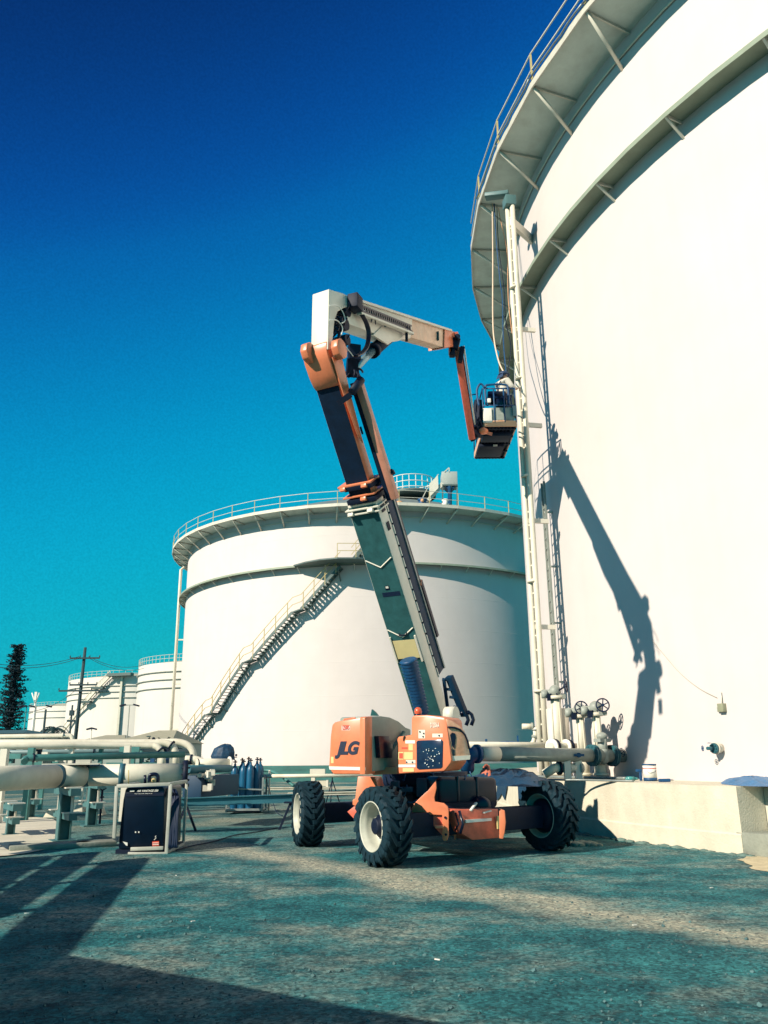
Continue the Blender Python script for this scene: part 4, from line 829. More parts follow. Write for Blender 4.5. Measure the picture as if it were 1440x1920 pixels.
# big grey product pipe with gate valve into the tank
A, B = at(893, 1413.5, 17.7), oncyl(1172, 1417, CB, RB-.05); dp_ = (B-A).normalized()
t = thing('product_pipe', A, 'thick grey product pipe joining the big tank through a flanged valve', 'pipe')
b = MB(); b.cyl(A, B, .145, n=28); b.build('pipe', GREYP, t)
b = MB(); b.cyl(A-dp_*.02, A+dp_*.05, .19, n=28); b.tube(bez(A, A-dp_*.25, A-dp_*.2+V((0, .3, -.3)), 8), .145, 20); b.build('end_flange', BLUEH, t)
b = MB(); b.cyl(A+dp_*.1, A+dp_*.55, .149, n=28); b.build('bare_band', PIPEW, t)
for px in (1122, 1166):
    q = A+dp_*((at(px, 1415, 18.7).x-A.x)/dp_.x); b = MB(); b.cyl(q-dp_*.05, q-dp_*.005, .235, n=28); b.cyl(q+dp_*.01, q+dp_*.055, .235, n=28)
    for k in range(10): a = 2*PI*k/10; o_ = V((-dp_.y, dp_.x, 0))*.2*cos(a)+Z*.2*sin(a); b.cyl(q-dp_*.08+o_, q+dp_*.08+o_, .014, n=6)
    b.build('flange', mat('flange_teal', (.03, .12, .14), .4, 0, .2), t)
q = A+dp_*((at(1146, 1415, 18.7).x-A.x)/dp_.x); b = MB(); b.sphere(q, .2, 20, (.7, .8, 1)); b.cyl(q, q+Z*.42, .12, .1, n=20); b.sphere(q+Z*.42, .13, 14, (1, 1, .7)); b.box(q+Z*.33, (.34, .2, .08), .6); b.build('valve_body', GREYP, t, bevel=0)
q = A+dp_*((at(1093, 1413, 18.4).x-A.x)/dp_.x)-V((0, .14, 0)); b = MB(); b.cyl(q, q-V((0, .1, 0)), .05, n=12); b.box(q-V((0, .08, 0)), (.22, .06, .05)); b.build('drain_cock', BLUEH, t)
q = oncyl(1163, 1413, CB, RB+.12); handwheel(q-V((0, .1, 0)), V((-.4, -1, 0)), .07, t)
b = MB(); 
for px in (1072, 1096): q = A+dp_*((at(px, 1415, 18.3).x-A.x)/dp_.x); b.box(V((q.x, q.y, 1.33)), (.14, .14, .5))
b.build('pipe_stand', CREAM, t)
# small cream pipes beyond it
def pipe(name, pts, r, m, label, cat='pipe', grp=None, bands=(), sub=None, n=16):
    P = [V(p) for p in pts]; b = MB(); b.tube(P, r, n); t = thing(name, P[0], label, cat, grp) if bands else None; o = b.build('pipe' if bands else name, m, t, origin=P[0] if not t else None)
    if t:
        for (f, w_, k, mm) in bands:
            L_ = [(P[i+1]-P[i]).length for i in range(len(P)-1)]; d = f*sum(L_); i = 0
            while i < len(L_)-1 and d > L_[i]: d -= L_[i]; i += 1
            u_ = (P[i+1]-P[i]).normalized(); c = P[i]+u_*d; b = MB(); b.cyl(c-u_*w_/2, c+u_*w_/2, r*k, n=n); b.build('band', mm, t)
    else: tag(o, label, cat, grp)
    return t or o
pipe('product_pipe', [at(870, 1397, 19.4), at(1065, 1398, 21.0)], .075, PIPEW, 'slim cream pipe running just above and behind the thick grey one', bands=[(.9, .08, 1.7, GREYP), (.97, .05, 1.9, DARK)])
pipe('product_pipe', [at(1030, 1400, 20.0), at(1052, 1400, 20.3), at(1085, 1402, 20.6)], .10, PIPEW, 'short stout cream pipe with bolted flanges under the valves', bands=[(.1, .05, 1.8, WHT), (.2, .04, 1.8, DARK), (.6, .05, 1.8, WHT), (.7, .04, 1.8, DARK)])
pipe('product_pipe', [at(1020, 1452, 18.9), at(1040, 1440, 18.9), at(1070, 1440, 19.0), at(1092, 1440, 19.1)], .10, PIPEW, 'cream pipe bend low on the slab beneath the grey pipe', bands=[(.4, .05, 1.5, DARK), (.6, .05, 1.5, DARK), (.9, .06, 1.6, GREYP)])
pipe('vent_pipe', [at(979, 1362, 22), at(1000, 1362, 22)], .07, PIPEW, 'short cream stub pipe left of the downpipe foot', bands=[(.9, .05, 1.4, GREYP)])
pipe('vent_pipe', [at(1003, 1362, 22), at(1004, 1378, 22), at(1000, 1392, 22), at(990, 1400, 22)], .06, PIPEW, 'upright cream vent elbow hugging the foot of the downpipe', bands=[(.1, .06, 1.6, WHT), (.45, .06, 1.5, GREYP)])
b = MB(); A, B = at(912, 1397, 20.4), at(990, 1394, 21.5); b.cyl(A, B, .045, n=10); b.beam(A-Z*.12, A+Z*.14, .05, .05); b.beam(A.lerp(B, .75)-Z*.1, A.lerp(B, .75)+Z*.2, .04, .04); b.sphere(A.lerp(B, .5), .08, 10, (4, 1, 1)); tag(b.build('valve_spindle', BLUEH, None, origin=A), 'dark blue spindle with a T handle lying above the slim cream pipe', 'valve spindle')
# box with conduit on the tank wall, thin wire, sampling valve
q = oncyl(1357, 1327, CB, RB); nq = (q-CB); nq.z = 0; nq.normalize(); tq = V((-nq.y, nq.x, 0)); tq = tq if tq.x > 0 else -tq
t = thing('junction_box', q, 'small grey box fixed alone on the big white wall', 'junction box'); b = MB(); b.box(q+nq*.05, (.14, .1, .16), math.atan2(tq.y, tq.x)); b.build('box', mat('olive_box', (.3, .31, .2), .5), t, bevel=.008); b = MB(); b.box(q+nq*.03-tq*.09-Z*.03, (.07, .04, .09), math.atan2(tq.y, tq.x)); b.build('side_plate', GREYP, t); b = MB(); b.tube([q+nq*.03+Z*.05, q+nq*.03+Z*.3], .012, 6); b.build('conduit', CREAM, t)
b = MB(); b.tube(smooth([oncyl(x, y, CB, RB+.02) for x, y in [(1222, 1200), (1245, 1228), (1275, 1262), (1310, 1290), (1344, 1308)]]), .006, 5); tag(b.build('wire', mat('wire_grey', (.55, .5, .4), .6), None, origin=oncyl(1344, 1308, CB, RB)), 'thin slack wire sloping down the big white wall to the small box', 'wire')
q = oncyl(1352, 1403, CB, RB); t = thing('sampling_valve', q, 'sampling valve cluster poking out of the big white wall', 'valve'); b = MB(); b.cyl(q-nq*.02, q+nq*.16, .085, n=20); b.cyl(q+nq*.12, q+nq*.15, .11, n=20); b.build('nozzle', PIPEW, t)
b = MB(); b.cyl(q+nq*.16, q+nq*.2, .1, n=20)
for k in range(8): a = 2*PI*k/8; c = q+nq*.2+tq*.075*cos(a)+Z*.075*sin(a); b.cyl(c-nq*.02, c+nq*.03, .013, n=6)
b.cyl(q+nq*.2, q+nq*.36, .035, n=10); b.build('flange', mat('flange_teal', (0, 0, 0)), t)
handwheel(q+nq*.42-tq*.06+Z*.0, nq-tq*.4, .05, t, BLUEH); handwheel(q+nq*.3+Z*.1, Z, .04, t, BLUEH)
# things on the slab
zs = 1.085
p = gnd(1220, 1464, zs); t = thing('paint_tin', p, 'cream paint tin with a black rim standing on the ring wall', 'tin'); b = MB(); b.cyl(p+Z*.03, p+Z*.31, .135, n=24); b.build('tin', WHT, t); b = MB(); b.cyl(p+Z*.305, p+Z*.33, .142, n=24); b.build('rim', BLUEH, t); b = MB(); b.cyl(p, p+Z*.06, .138, n=24); b.build('base_band', BLUEH, t); b = MB(); b.cyl(p+Z*.235, p+Z*.25, .1365, n=24); b.build('stripe', DRED, t); b = MB(); b.tube([p+V((-.14, -.02, .26)), p+V((-.05, -.15, .15)), p+V((.08, -.13, .18)), p+V((.14, 0, .27))], .004, 5); b.build('handle', DARK, t)
p = gnd(1188, 1465, zs); b = MB(); b.cyl(p+V((-.13, 0, .05)), p+V((.02, 0, .05)), .045, n=14); b.cyl(p+V((.02, 0, .05)), p+V((.1, .02, .05)), .03, .02, n=12); b.cyl(p+V((-.13, 0, .05)), p+V((-.16, 0, .05)), .045, .02, n=12); tag(b.build('bottle', mat('green_bottle', (.05, .3, .28), .2), None, origin=p), 'green bottle lying on its side beside the paint tin', 'bottle')
b = MB(); p = gnd(1202, 1464, zs); b.box(p+Z*.1, (.05, .05, .2)); b.box(p+V((-.03, 0, .2)), (.12, .06, .05)); tag(b.build('drill', BLUEH, None, origin=p, bevel=.008), 'blue hand tool standing upright against the paint tin', 'power tool')
b = MB(); p = gnd(1246, 1466, zs); b.box(p+Z*.03, (.22, .09, .06)); tag(b.build('tool_case', BLUEH, None, origin=p, bevel=.01), 'flat blue tool case on the ring wall right of the paint tin', 'tool case')
def heap(name, pts, z0, h, m, label, cat, seed=1, n=26, drape=None):
    rnd = random.Random(seed); c = sum(pts, V())/len(pts); k = len(pts); b = MB(); rows = []; NR = 7
    ring = smooth(pts+[pts[0]], 5)[:-1]
    for j in range(NR+1):
        f = 1-j/NR; rows.append([V((c.x+(p.x-c.x)*f, c.y+(p.y-c.y)*f, z0+h*(1-f**2.2)*(1+.0)+ (rnd.uniform(-.18, .18)*h if 0 < j else 0))) for p in ring])
    q = len(ring); vs = [v for r_ in rows for v in r_]; fs = [(j*q+i, j*q+(i+1) % q, (j+1)*q+(i+1) % q, (j+1)*q+i) for j in range(NR) for i in range(q)]; b.add(vs, fs, True); o = b.build(name, m, None, origin=V((c.x, c.y, z0))); return tag(o, label, cat)
heap('folded_tarp', [gnd(x, y, zs) for x, y in [(1353, 1470), (1400, 1474), (1460, 1474), (1470, 1468), (1440, 1465), (1360, 1465)]], zs, .12, TARP, 'bright blue tarpaulin folded in a low heap on the ring wall at the right', 'tarpaulin', 3)
heap('dark_tarp', [gnd(x, y, zs) for x, y in [(880, 1468), (940, 1474), (1020, 1474), (1035, 1466), (960, 1460), (890, 1460)]], zs, .24, DTARP, 'crumpled dark navy sheet heaped on the wall behind the fuel tank', 'tarpaulin', 5)
heap('rag', [gnd(x, y, zs)+V((0, -.3, 0)) for x, y in [(895, 1466), (915, 1468), (924, 1464), (905, 1460)]], zs+.1, .22, mat('red_rag', (.7, .2, .12), .8, 0, .5, 14), 'red and white rags bundled behind the black fuel tank', 'rag', 9)
# dark sheet hanging over the wall, two flaps
def flap(pts, label):
    a = [oncyl(x, y, CB, 21.76) for x, y in pts]; b = MB(); b.prism(a, V((.012, .012, 0))); top = [p for p in a if p.z > .9]
    o = b.build('hanging_sheet', DTARP, None, origin=a[0]); tag(o, label, 'sheet', 'dark sheets hanging over the ring wall')
flap([(932, 1469), (950, 1469), (950, 1478), (946, 1500), (940, 1488), (936, 1496), (930, 1502)], 'narrow ragged dark sheet hanging over the wall just right of the fuel tank')
flap([(970, 1466), (1025, 1467), (1026, 1476), (1010, 1484), (1002, 1500), (972, 1500), (971, 1480)], 'wide dark sheet hanging over the wall behind the right front tyre')
for k, (a, c, r_, lab) in enumerate([((1000, 1463), (1185, 1466), .02, 'grey hose lying on the ring wall below the product pipe, nearest its edge'), ((985, 1458), (1175, 1462), .03, 'thicker grey hose lying on the slab against the tank foot')]):
    A, B = gnd(*a, zs), gnd(*c, zs); pts = [A.lerp(B, i/6)+V((0, random.uniform(-.12, .12), r_)) for i in range(7)]; b = MB(); b.tube(smooth(pts), r_, 8); tag(b.build('hose', GALV, None, origin=A), lab, 'hose')
# ------------------------------------------------------------ stairway on the left tank
SR0, SR1 = RL+.1, RL+.88
def onst(px, py): return oncyl(px, py, CL, RL+.5)
fl = [[(347, 1402), (392, 1340)], [(402, 1336), (462, 1242)], [(476, 1236), (552, 1148)], [(568, 1142), (640, 1062)]]
def ang(p): return math.atan2(p.y-CL.y, p.x-CL.x)
stt = thing('stairway', onst(347, 1402), 'long stairway curving up the front of the left tank with yellow handrails', 'stairs')
tr = MB(); sg = MB(); hr = MB(); lp = MB(); ps = MB(); nt_ = 0
def railpath(pts):
    for h in (.5, 1.05):
        for i in range(len(pts)-1): hr.beam(pc(CL, SR1, pts[i][0], pts[i][1]+h), pc(CL, SR1, pts[i+1][0], pts[i+1][1]+h), .04, .04)
for fi, (p, q) in enumerate(fl):
    A, B = onst(*p), onst(*q); a0, a1 = ang(A), ang(B); z0, z1 = A.z, B.z; n = max(6, int((z1-z0)/.21))
    for i in range(n):
        f = (i+.5)/n; a = a0+(a1-a0)*f; z = z0+(z1-z0)*f; da = .13/RL
        tr.hexa([pc(CL, SR0, a-da, z-.03), pc(CL, SR1, a-da, z-.03), pc(CL, SR1, a+da, z-.03), pc(CL, SR0, a+da, z-.03), pc(CL, SR0, a-da, z), pc(CL, SR1, a-da, z), pc(CL, SR1, a+da, z), pc(CL, SR0, a+da, z)])
    m_ = 8
    for i in range(m_):
        f, g_ = i/m_, (i+1)/m_; aa, ab = a0+(a1-a0)*f, a0+(a1-a0)*g_; za, zb = z0+(z1-z0)*f, z0+(z1-z0)*g_
        for rr in (SR0, SR1): sg.beam(pc(CL, rr, aa, za-.06), pc(CL, rr, ab, zb-.06), .05, .2)
    railpath([(a0+(a1-a0)*i/m_, z0+(z1-z0)*i/m_) for i in range(m_+1)])
    for i in range(4): f = (i+.2)/3.6; aa = a0+(a1-a0)*min(f, 1); za = z0+(z1-z0)*min(f, 1); ps.beam(pc(CL, SR1, aa, za-.2), pc(CL, SR1, aa, za+1.05), .06, .06)
    for f in (.25, .6, .95): aa = a0+(a1-a0)*f; za = z0+(z1-z0)*f-.35; sg.beam(pc(CL, RL, aa, za-.5), pc(CL, SR1, aa, za+.1), .07, .07)
    sg.build('stringer', GRATE, stt); sg = MB()
    if fi < 3:
        C_ = onst(*fl[fi+1][0]); a2 = ang(C_); lp.hexa([pc(CL, SR0, a1, z1-.08), pc(CL, SR1, a1, z1-.08), pc(CL, SR1, a2, C_.z-.08), pc(CL, SR0, a2, C_.z-.08), pc(CL, SR0, a1, z1), pc(CL, SR1, a1, z1), pc(CL, SR1, a2, C_.z), pc(CL, SR0, a2, C_.z)]); lp.build('landing', GRATE, stt); lp = MB()
        railpath([(a1, z1), (a2, C_.z)])
E_ = onst(640, 1062); ae = ang(E_); zl = 15.42
for k in range(6):
    a, a2 = R(-109)+(R(-86)-R(-109))*k/6, R(-109)+(R(-86)-R(-109))*(k+1)/6; w1 = .8+1.5*sin(PI*min(1, (k)/6)); w2 = .8+1.5*sin(PI*(k+1)/6) if k < 5 else .8
    lp.hexa([pc(CL, RL, a, zl-.1), pc(CL, RL+w1, a, zl-.1), pc(CL, RL+w2, a2, zl-.1), pc(CL, RL, a2, zl-.1), pc(CL, RL, a, zl), pc(CL, RL+w1, a, zl), pc(CL, RL+w2, a2, zl), pc(CL, RL, a2, zl)])
    if k < 3: continue
    for h in (.5, 1.05): hr.beam(pc(CL, RL+w1, a, zl+h), pc(CL, RL+w2, a2, zl+h), .04, .04)
    ps.beam(pc(CL, RL+w1, a, zl), pc(CL, RL+w1, a, zl+1.05), .05, .05)
for (px, py, a_) in [(697, 1020, 1), ]:
    A, B = onst(660, 1060), oncyl(742, 975, CL, RL+.65); a0, a1 = ang(A), ang(B); z0, z1 = zl, 19.5
    for i in range(16):
        f = (i+.5)/16; a = a0+(a1-a0)*f; z = z0+(z1-z0)*f; da = .13/RL; tr.hexa([pc(CL, SR0, a-da, z-.03), pc(CL, SR1, a-da, z-.03), pc(CL, SR1, a+da, z-.03), pc(CL, SR0, a+da, z-.03), pc(CL, SR0, a-da, z), pc(CL, SR1, a-da, z), pc(CL, SR1, a+da, z), pc(CL, SR0, a+da, z)])
    for i in range(8):
        f, g_ = i/8, (i+1)/8
        for rr in (SR0, SR1): sg.beam(pc(CL, rr, a0+(a1-a0)*f, z0+(z1-z0)*f-.06), pc(CL, rr, a0+(a1-a0)*g_, z0+(z1-z0)*g_-.06), .06, .3)
    railpath([(a0+(a1-a0)*i/8, z0+(z1-z0)*i/8) for i in range(9)])
tag(tr.build('tread', mat('tread_steel', (.16, .22, .2), .6, 0, .1), stt), kind='stuff'); sg.build('stringer', GRATE, stt); lp.build('landing', GRATE, stt); hr.build('handrail', YEL, stt); tag(ps.build('handrail_post', YEL, stt), kind='stuff')
# downpipe at the left tank's edge
p = oncyl(341, 1150, CL, RL+.9); p = at(325, 1300, 76); b = MB(); b.tube([V((p.x, p.y, .3)), V((p.x, p.y, 18.6)), V((p.x+.8, p.y, 19.3))], .14, 10)
for z in (4, 8, 12, 16): b.beam(V((p.x, p.y, z)), V((p.x+1.3, p.y, z)), .12, .12)
tag(b.build('downpipe', PIPEW, None, origin=(p.x, p.y, .3)), 'thin vertical drain pipe beside the left edge of the stairway tank', 'pipe')
# roof-top platform: screened box, stair and round railing
RP = at(835, 930, 63); zr = 19.9
t = thing('roof_platform', (RP.x, RP.y, zr), 'grey screened gauging platform on legs on top of the left tank', 'platform')
def rpx(x, y, dy=0): return at(x, y, 63+dy)
b = MB(); o = rpx(829, 908); b.obox(o, rpx(858, 908)-o, V((0, 1.6, 0)), Z*(rpx(829, 884).z-o.z)); b.build('screen_box', mat('screen_grey', (.42, .46, .42), .6, 0, .08), t, bevel=.02)
b = MB()
for x in (830, 846, 857):
    for dy in (0, 1.5): b.beam(rpx(x, 948, dy), rpx(x, 908, dy), .1, .1)
b.beam(rpx(829, 910), rpx(858, 910), .25, .12); b.build('leg', GRATE, t)
b = MB(); b.beam(rpx(842, 946), rpx(842, 912), .35, .2); b.beam(rpx(838, 912, .5), rpx(848, 920, .5), 1, .5); b.build('duct', BLUEH, t)
b = MB(); b.prism([rpx(x, y, -.2) for x, y in [(805, 932), (805, 907), (821, 891), (822, 915)]], V((0, .05, 0))); b.build('stair_screen', CREAM, t)
b = MB(); b.beam(rpx(803, 938), rpx(830, 906), .12, .3); b.beam(rpx(803, 938, .8), rpx(830, 906, .8), .12, .3)
for i in range(9): f = (i+.5)/9; P = rpx(803, 938).lerp(rpx(830, 906), f); b.box(P+V((0, .4, 0)), (.25, .8, .04))
b.build('stair', STEELW, t)
b = MB(); b.beam(rpx(833, 885), rpx(842, 877), .08, .08); b.beam(rpx(842, 877), rpx(842, 885), .08, .08); b.build('lifting_davit', RAILW, t); b = MB(); b.beam(rpx(790, 938), rpx(800, 918), .06, .06); b.beam(rpx(800, 918), rpx(822, 889), .05, .05); b.build('handrail', RAILW, t)
t = thing('roof_railing', at(770, 925, 70), 'round white guard railing on the crown of the left tank roof', 'railing')
cc = at(772, 925, 68.5); b = MB(); pr = MB(); zz = at(772, 926, 68.5).z; zt2 = at(772, 903, 68.5).z; rr = 2.0
for k in range(22): a = 2*PI*k/22; P = V((cc.x+rr*cos(a), cc.y+rr*sin(a), zz)); pr.beam(P-Z*.3, V((P.x, P.y, zt2)), .06, .06)
for z in (zz+.05, (zz+zt2)/2, zt2): b.lathe([(rr, z), (rr+.06, z), (rr+.06, z+.05), (rr, z+.05)], V((cc.x, cc.y, 0)), 30, close=True)
b.build('rail', WHT, t); tag(pr.build('rail_post', WHT, t), kind='stuff')
b = MB(); b.cyl((cc.x, cc.y, zz-.35), (cc.x, cc.y, zz-.1), 2.1, n=30); b.build('platform_floor', GRATE, t)
def litem(px, py, Y, r, m, lab): p = at(px, py, Y); b = MB(); b.cyl(p-Z*.4, p+Z*.1, r, n=14); b.sphere(p+Z*.12, r*1.1, 12, (1.3, 1, .6)); b.cyl(p-V((r*1.4, 0, .2)), p+V((r*1.4, 0, -.2)), r*.4, n=10); tag(b.build('roof_vent', m, None, origin=p-Z*.4), lab, 'roof vent')
litem(792, 940, 61, .28, BLUEH, 'dark roof vent carrying an orange lamp, left of the roof platform stair')
b = MB(); p = at(792, 938, 60.6); b.sphere(p, .14, 10); tag(b.build('lamp', ORW, None, origin=p), 'small orange lamp glowing on the dark roof vent', 'lamp')
litem(835, 941, 61, .2, WHT, 'small white vent under the screened roof platform')
litem(749, 945, 61, .2, ORW, 'small orange fitting on the left tank roof beside the boom')

# ------------------------------------------------------------ pipe rack at the left
def curve_pts(a, c, bend, n=6): return bez(a, bend, c, n)
Q = [at(-170, 1471, 14.6), at(104, 1455, 18.2), at(161, 1451.5, 18.8), at(348, 1447.5, 19.25)]
for q in Q: q.z = 1.28
BPs = Q[0]; bd = (Q[3]-Q[2]).normalized()
t = thing('large_pipe', BPs, 'thickest cream pipeline in the left foreground, banded and capped with a dark flange', 'pipe')
for i in range(3): b = MB(); b.cyl(Q[i], Q[i+1], .228, n=40); b.build('pipe', PIPEW, t)
def bpx(x):
    i = 0 if x < 104 else (1 if x < 161 else 2); lo, hi = 0, 1
    for _ in range(40):
        mid = (lo+hi)/2
        if proj(Q[i].lerp(Q[i+1], mid))[0] < x: lo = mid
        else: hi = mid
    return Q[i].lerp(Q[i+1], lo)
bh = V((-bd.y, bd.x, 0)).normalized()
for x in (105, 160.5, 229):
    q = bpx(x); b = MB(); dd_ = (bpx(x+6)-bpx(x-6)).normalized(); b.cyl(q-dd_*.055, q+dd_*.055, .24, n=36); b.build('band', mat('band_teal', (.03, .12, .16), .5, 0, .2), t)
b = MB(); q = bpx(347); b.cyl(q-bd*.04, q+bd*.06, .30, n=32)
for k in range(12): a = 2*PI*k/12; o_ = bh*.26*cos(a)+Z*.26*sin(a); b.cyl(q-bd*.07+o_, q+bd*.1+o_, .018, n=6)
b.build('end_flange', DARK, t)
b = MB(); b.cyl(bpx(-60), bpx(101), .236, n=40); b.build('sleeve', mat('sleeve_cream', (.68, .65, .52), .55, 0, .12, 3, .1, 10, .4, .3, (.4, .4, .28)), t)
b = MB(); q = bpx(132); b.box(q+Z*.24, (1.15, .35, .03), math.atan2(bd.y, bd.x)); b.box(q+Z*.29+bd*.25, (.3, .3, .08), math.atan2(bd.y, bd.x)); b.build('top_plate', STEELW, t)
# supports under the large pipe
def support(px, pyb, w, top, label, arm=1.0, grp='steel pipe supports of the rack', col=None):
    p = gnd(px, pyb); P = V((p.x, p.y, 0)); t = thing('pipe_support', P, label, 'pipe support', grp); b = MB(); an = math.atan2(bd.y, bd.x)+.35
    M_ = Euler((0, 0, an)).to_matrix(); X = M_@V((1, 0, 0)); Y = M_@V((0, 1, 0)); c = col or mat('support_teal', (.07, .18, .18), .5, 0, .3, 4)
    b.obox(P-X*w/2-Y*w/2, X*.03, Y*w, Z*top); b.obox(P+X*(w/2-.03)-Y*w/2, X*.03, Y*w, Z*top); b.obox(P-X*(w/2-.031)-Y*.015, X*(w-.062), Y*.03, Z*top); b.build('post', c, t)
    b = MB(); b.obox(P-X*w*.9-Y*w*.9, X*w*1.8, Y*w*1.8, Z*.03); b.build('base_plate', c, t)
    b = MB(); b.obox(P-X*.1-Y*arm*.75+Z*(top-.01), X*.2, Y*arm*1.5, Z*.14); b.obox(P-X*.08-Y*arm*.7+Z*top*.48, X*.16, Y*arm*1.4, Z*.13); b.build('cross_arm', c, t)
    for s_ in (-.62, .55):
        b = MB(); b.obox(P-X*.17+Y*s_*arm+Z*(top+.13), X*.34, Y*.24, Z*.025); b.obox(P-X*.02+Y*(s_*arm+.1)+Z*(top*.48+.131), X*.04, Y*.04, Z*(top*.52)); b.obox(P-X*.17+Y*s_*arm+Z*(top*.48+.131), X*.34, Y*.24, Z*.02); b.build('saddle_plate', CREAM, t)
    return t
support(117, 1577, .26, .92, 'sturdiest pipe support, nearest the black welder, under the thick banded pipe', 1.1)
support(170, 1549, .24, .92, 'second pipe support, just behind the sturdiest one', 1.0)
support(18, 1566, .18, .55, 'low pipe support with two cream feet at the left picture edge', .9)
support(-150, 1600, .26, .92, 'pipe support beyond the left picture edge', 1.1)
support(58, 1533, .16, .8, 'slim pipe support on the pale concrete pad', .9)
support(235, 1520, .2, .95, 'pipe support half hidden behind the welder', .9)
support(322, 1512, .2, .95, 'pipe support under the dark flange end of the thick pipe', .6)
support(382, 1500, .2, .95, 'lone pipe support between the thick pipe flange and the gas bottles', .6)
b = MB(); P = gnd(118, 1590); b.box(P+Z*.05, (1.9, .5, .1), .45); tag(b.build('footing', DCONC, None, origin=P, bevel=.02), 'dark flat concrete footing below the sturdiest pipe support', 'footing')
b = MB(); P = gnd(155, 1588); b.prism([P+V(q) for q in [(-.18, -.12, 0), (.1, -.2, 0), (.2, .05, 0), (-.05, .2, 0)]], Z*.1); tag(b.build('stone', CREAM, None, origin=P, bevel=.02), 'pale angular stone block beside the footing', 'stone')
for k, (x, y, s_, lab) in enumerate([(100, 1532, .9, 'pale plinth in front of the second support'), (185, 1528, .7, 'pale plinth beside the welder'), (150, 1522, .6, 'small pale plinth farther back on the concrete pad')]):
    b = MB(); P = gnd(x, y); b.hexa([P+V(q) for q in [(-.25*s_, -.2, 0), (.25*s_, -.2, 0), (.25*s_, .2, 0), (-.25*s_, .2, 0), (-.15*s_, -.12, .22), (.15*s_, -.12, .22), (.15*s_, .12, .22), (-.15*s_, .12, .22)]]); tag(b.build('plinth', CONC, None, origin=P, bevel=.01), lab, 'plinth')
GR = 'thin pipelines of the left pipe rack'
pipe('rack_pipe', [at(-200, 1400, 23), at(140, 1398, 25), at(283, 1398, 26.3)]+bez(at(283, 1398, 26.3), at(303, 1398, 26.3), at(305, 1420, 26.3), 6)[1:]+[at(305, 1440, 26.3)], .095, PIPEW, 'cream rack pipe that bends down first, left of the other two elbows', 'pipe', GR, bands=[(.93, .05, 1.5, DARK)])
pipe('rack_pipe', [at(-200, 1394, 25), at(140, 1393, 26.5), at(305, 1393, 27.2)]+bez(at(305, 1393, 27.2), at(329, 1393, 27.2), at(330, 1418, 27.2), 6)[1:]+[at(330, 1440, 27.2)], .11, PIPEW, 'cream rack pipe with the middle one of the three elbows', 'pipe', GR, bands=[(.915, .05, 1.5, DARK)])
pipe('rack_pipe', [at(240, 1393, 28.2), at(330, 1391, 28.2)]+bez(at(330, 1391, 28.2), at(361, 1393, 28.2), at(363, 1416, 28.2), 6)[1:]+[at(362, 1440, 28.2)], .11, PIPEW, 'cream rack pipe ending in the rightmost and widest elbow', 'pipe', GR, bands=[(.3, .05, 1.5, DARK)])
pipe('rack_pipe', [at(-200, 1384, 29), at(130, 1379, 31)]+bez(at(130, 1379, 31), at(137, 1379, 31), at(137, 1395, 31), 5)[1:], .075, PIPEW, 'highest cream rack pipe, ending at the left behind the others', 'pipe', GR, bands=[(.9, .05, 1.4, STEELW)])
pipe('green_pipe', bez(at(46, 1428, 21.5), at(44, 1421, 21.7), at(62, 1421, 21.7), 5)+[at(345, 1414.5, 24)], .085, TEALP, 'green pipe running level between the thick cream pipe and the rack', 'pipe', None, bands=[(.08, .04, 1.3, DARK)])
pipe('rack_pipe', [at(348, 1424, 25)]+bez(at(352, 1424, 25), at(381, 1422, 25), at(384, 1440, 25), 6)+[at(384, 1452, 25)], .11, PIPEW, 'short cream elbow right of the three elbows, close to the flange', 'pipe', GR, bands=[(.2, .05, 1.3, DARK)])
pipe('header_pipe', [at(369, 1432.5, 24.5), at(432, 1432, 25)], .145, PIPEW, 'short fat cream pipe pointing at the gas bottles', 'pipe', None, bands=[(.02, .03, 1.03, DARK), (.97, .04, 1.4, WHT)])
pipe('header_pipe', [at(-120, 1412, 27), at(160, 1409, 28), at(360, 1408, 29)], .07, mat('dull_pipe_paint', (.2, .3, .3), .5), 'dull grey pipe low in the rack behind the green pipe', 'pipe', None, bands=[(.6, .04, 1.4, DARK)])  # even grey-teal colour on this pipe
# rack posts and clutter behind
k_ = 0
rk = thing('pipe_rack', gnd(232, 1500, 0), 'steel frame carrying the thin pipelines behind the thick pipe', 'pipe rack')
for (x, y0, Y, w_) in [(240, 1398, 23.5, .16), (250, 1400, 24.5, .14), (135, 1400, 25, .12), (60, 1402, 24, .16), (10, 1404, 23, .18), (190, 1404, 27, .12), (300, 1404, 27, .1), (330, 1410, 27.5, .1), (355, 1414, 27.5, .1), (86, 1406, 29, .12), (160, 1404, 29, .1), (-60, 1404, 23, .18)]:
    p = at(x, y0, Y); b = MB(); b.box((p.x, p.y, p.z/2), (w_, w_, p.z)); b.build('rack_post', CREAM if k_ % 2 == 0 else TEALP, rk); k_ += 1
for (x0, x1, y, Y) in [(0, 40, 1418, 24), (225, 262, 1405, 24), (40, 110, 1432, 27), (200, 300, 1434, 28), (-60, 30, 1440, 26)]:
    b = MB(); b.beam(at(x0, y, Y), at(x1, y, Y), .12, .14); b.build('cross_beam', TEALP, rk)
rnd = random.Random(4)
for i in range(34):
    x = rnd.uniform(2, 345); y = rnd.uniform(1408, 1432); Y = rnd.uniform(26, 32); p = at(x, y, Y); b = MB(); r_ = rnd.uniform(.05, .13)
    if i % 2: b.cyl(p-Z*.25, p+Z*.25, r_*.7, n=10); b.cyl(p+Z*.1, p+Z*.14, r_*1.4, n=12)
    else: b.box(p, (r_*2.2, .15, r_*3)); 
    b.build('rack_fitting', [CREAM, DARK, TEALP, GREYP, BLUEH][i % 5], rk)
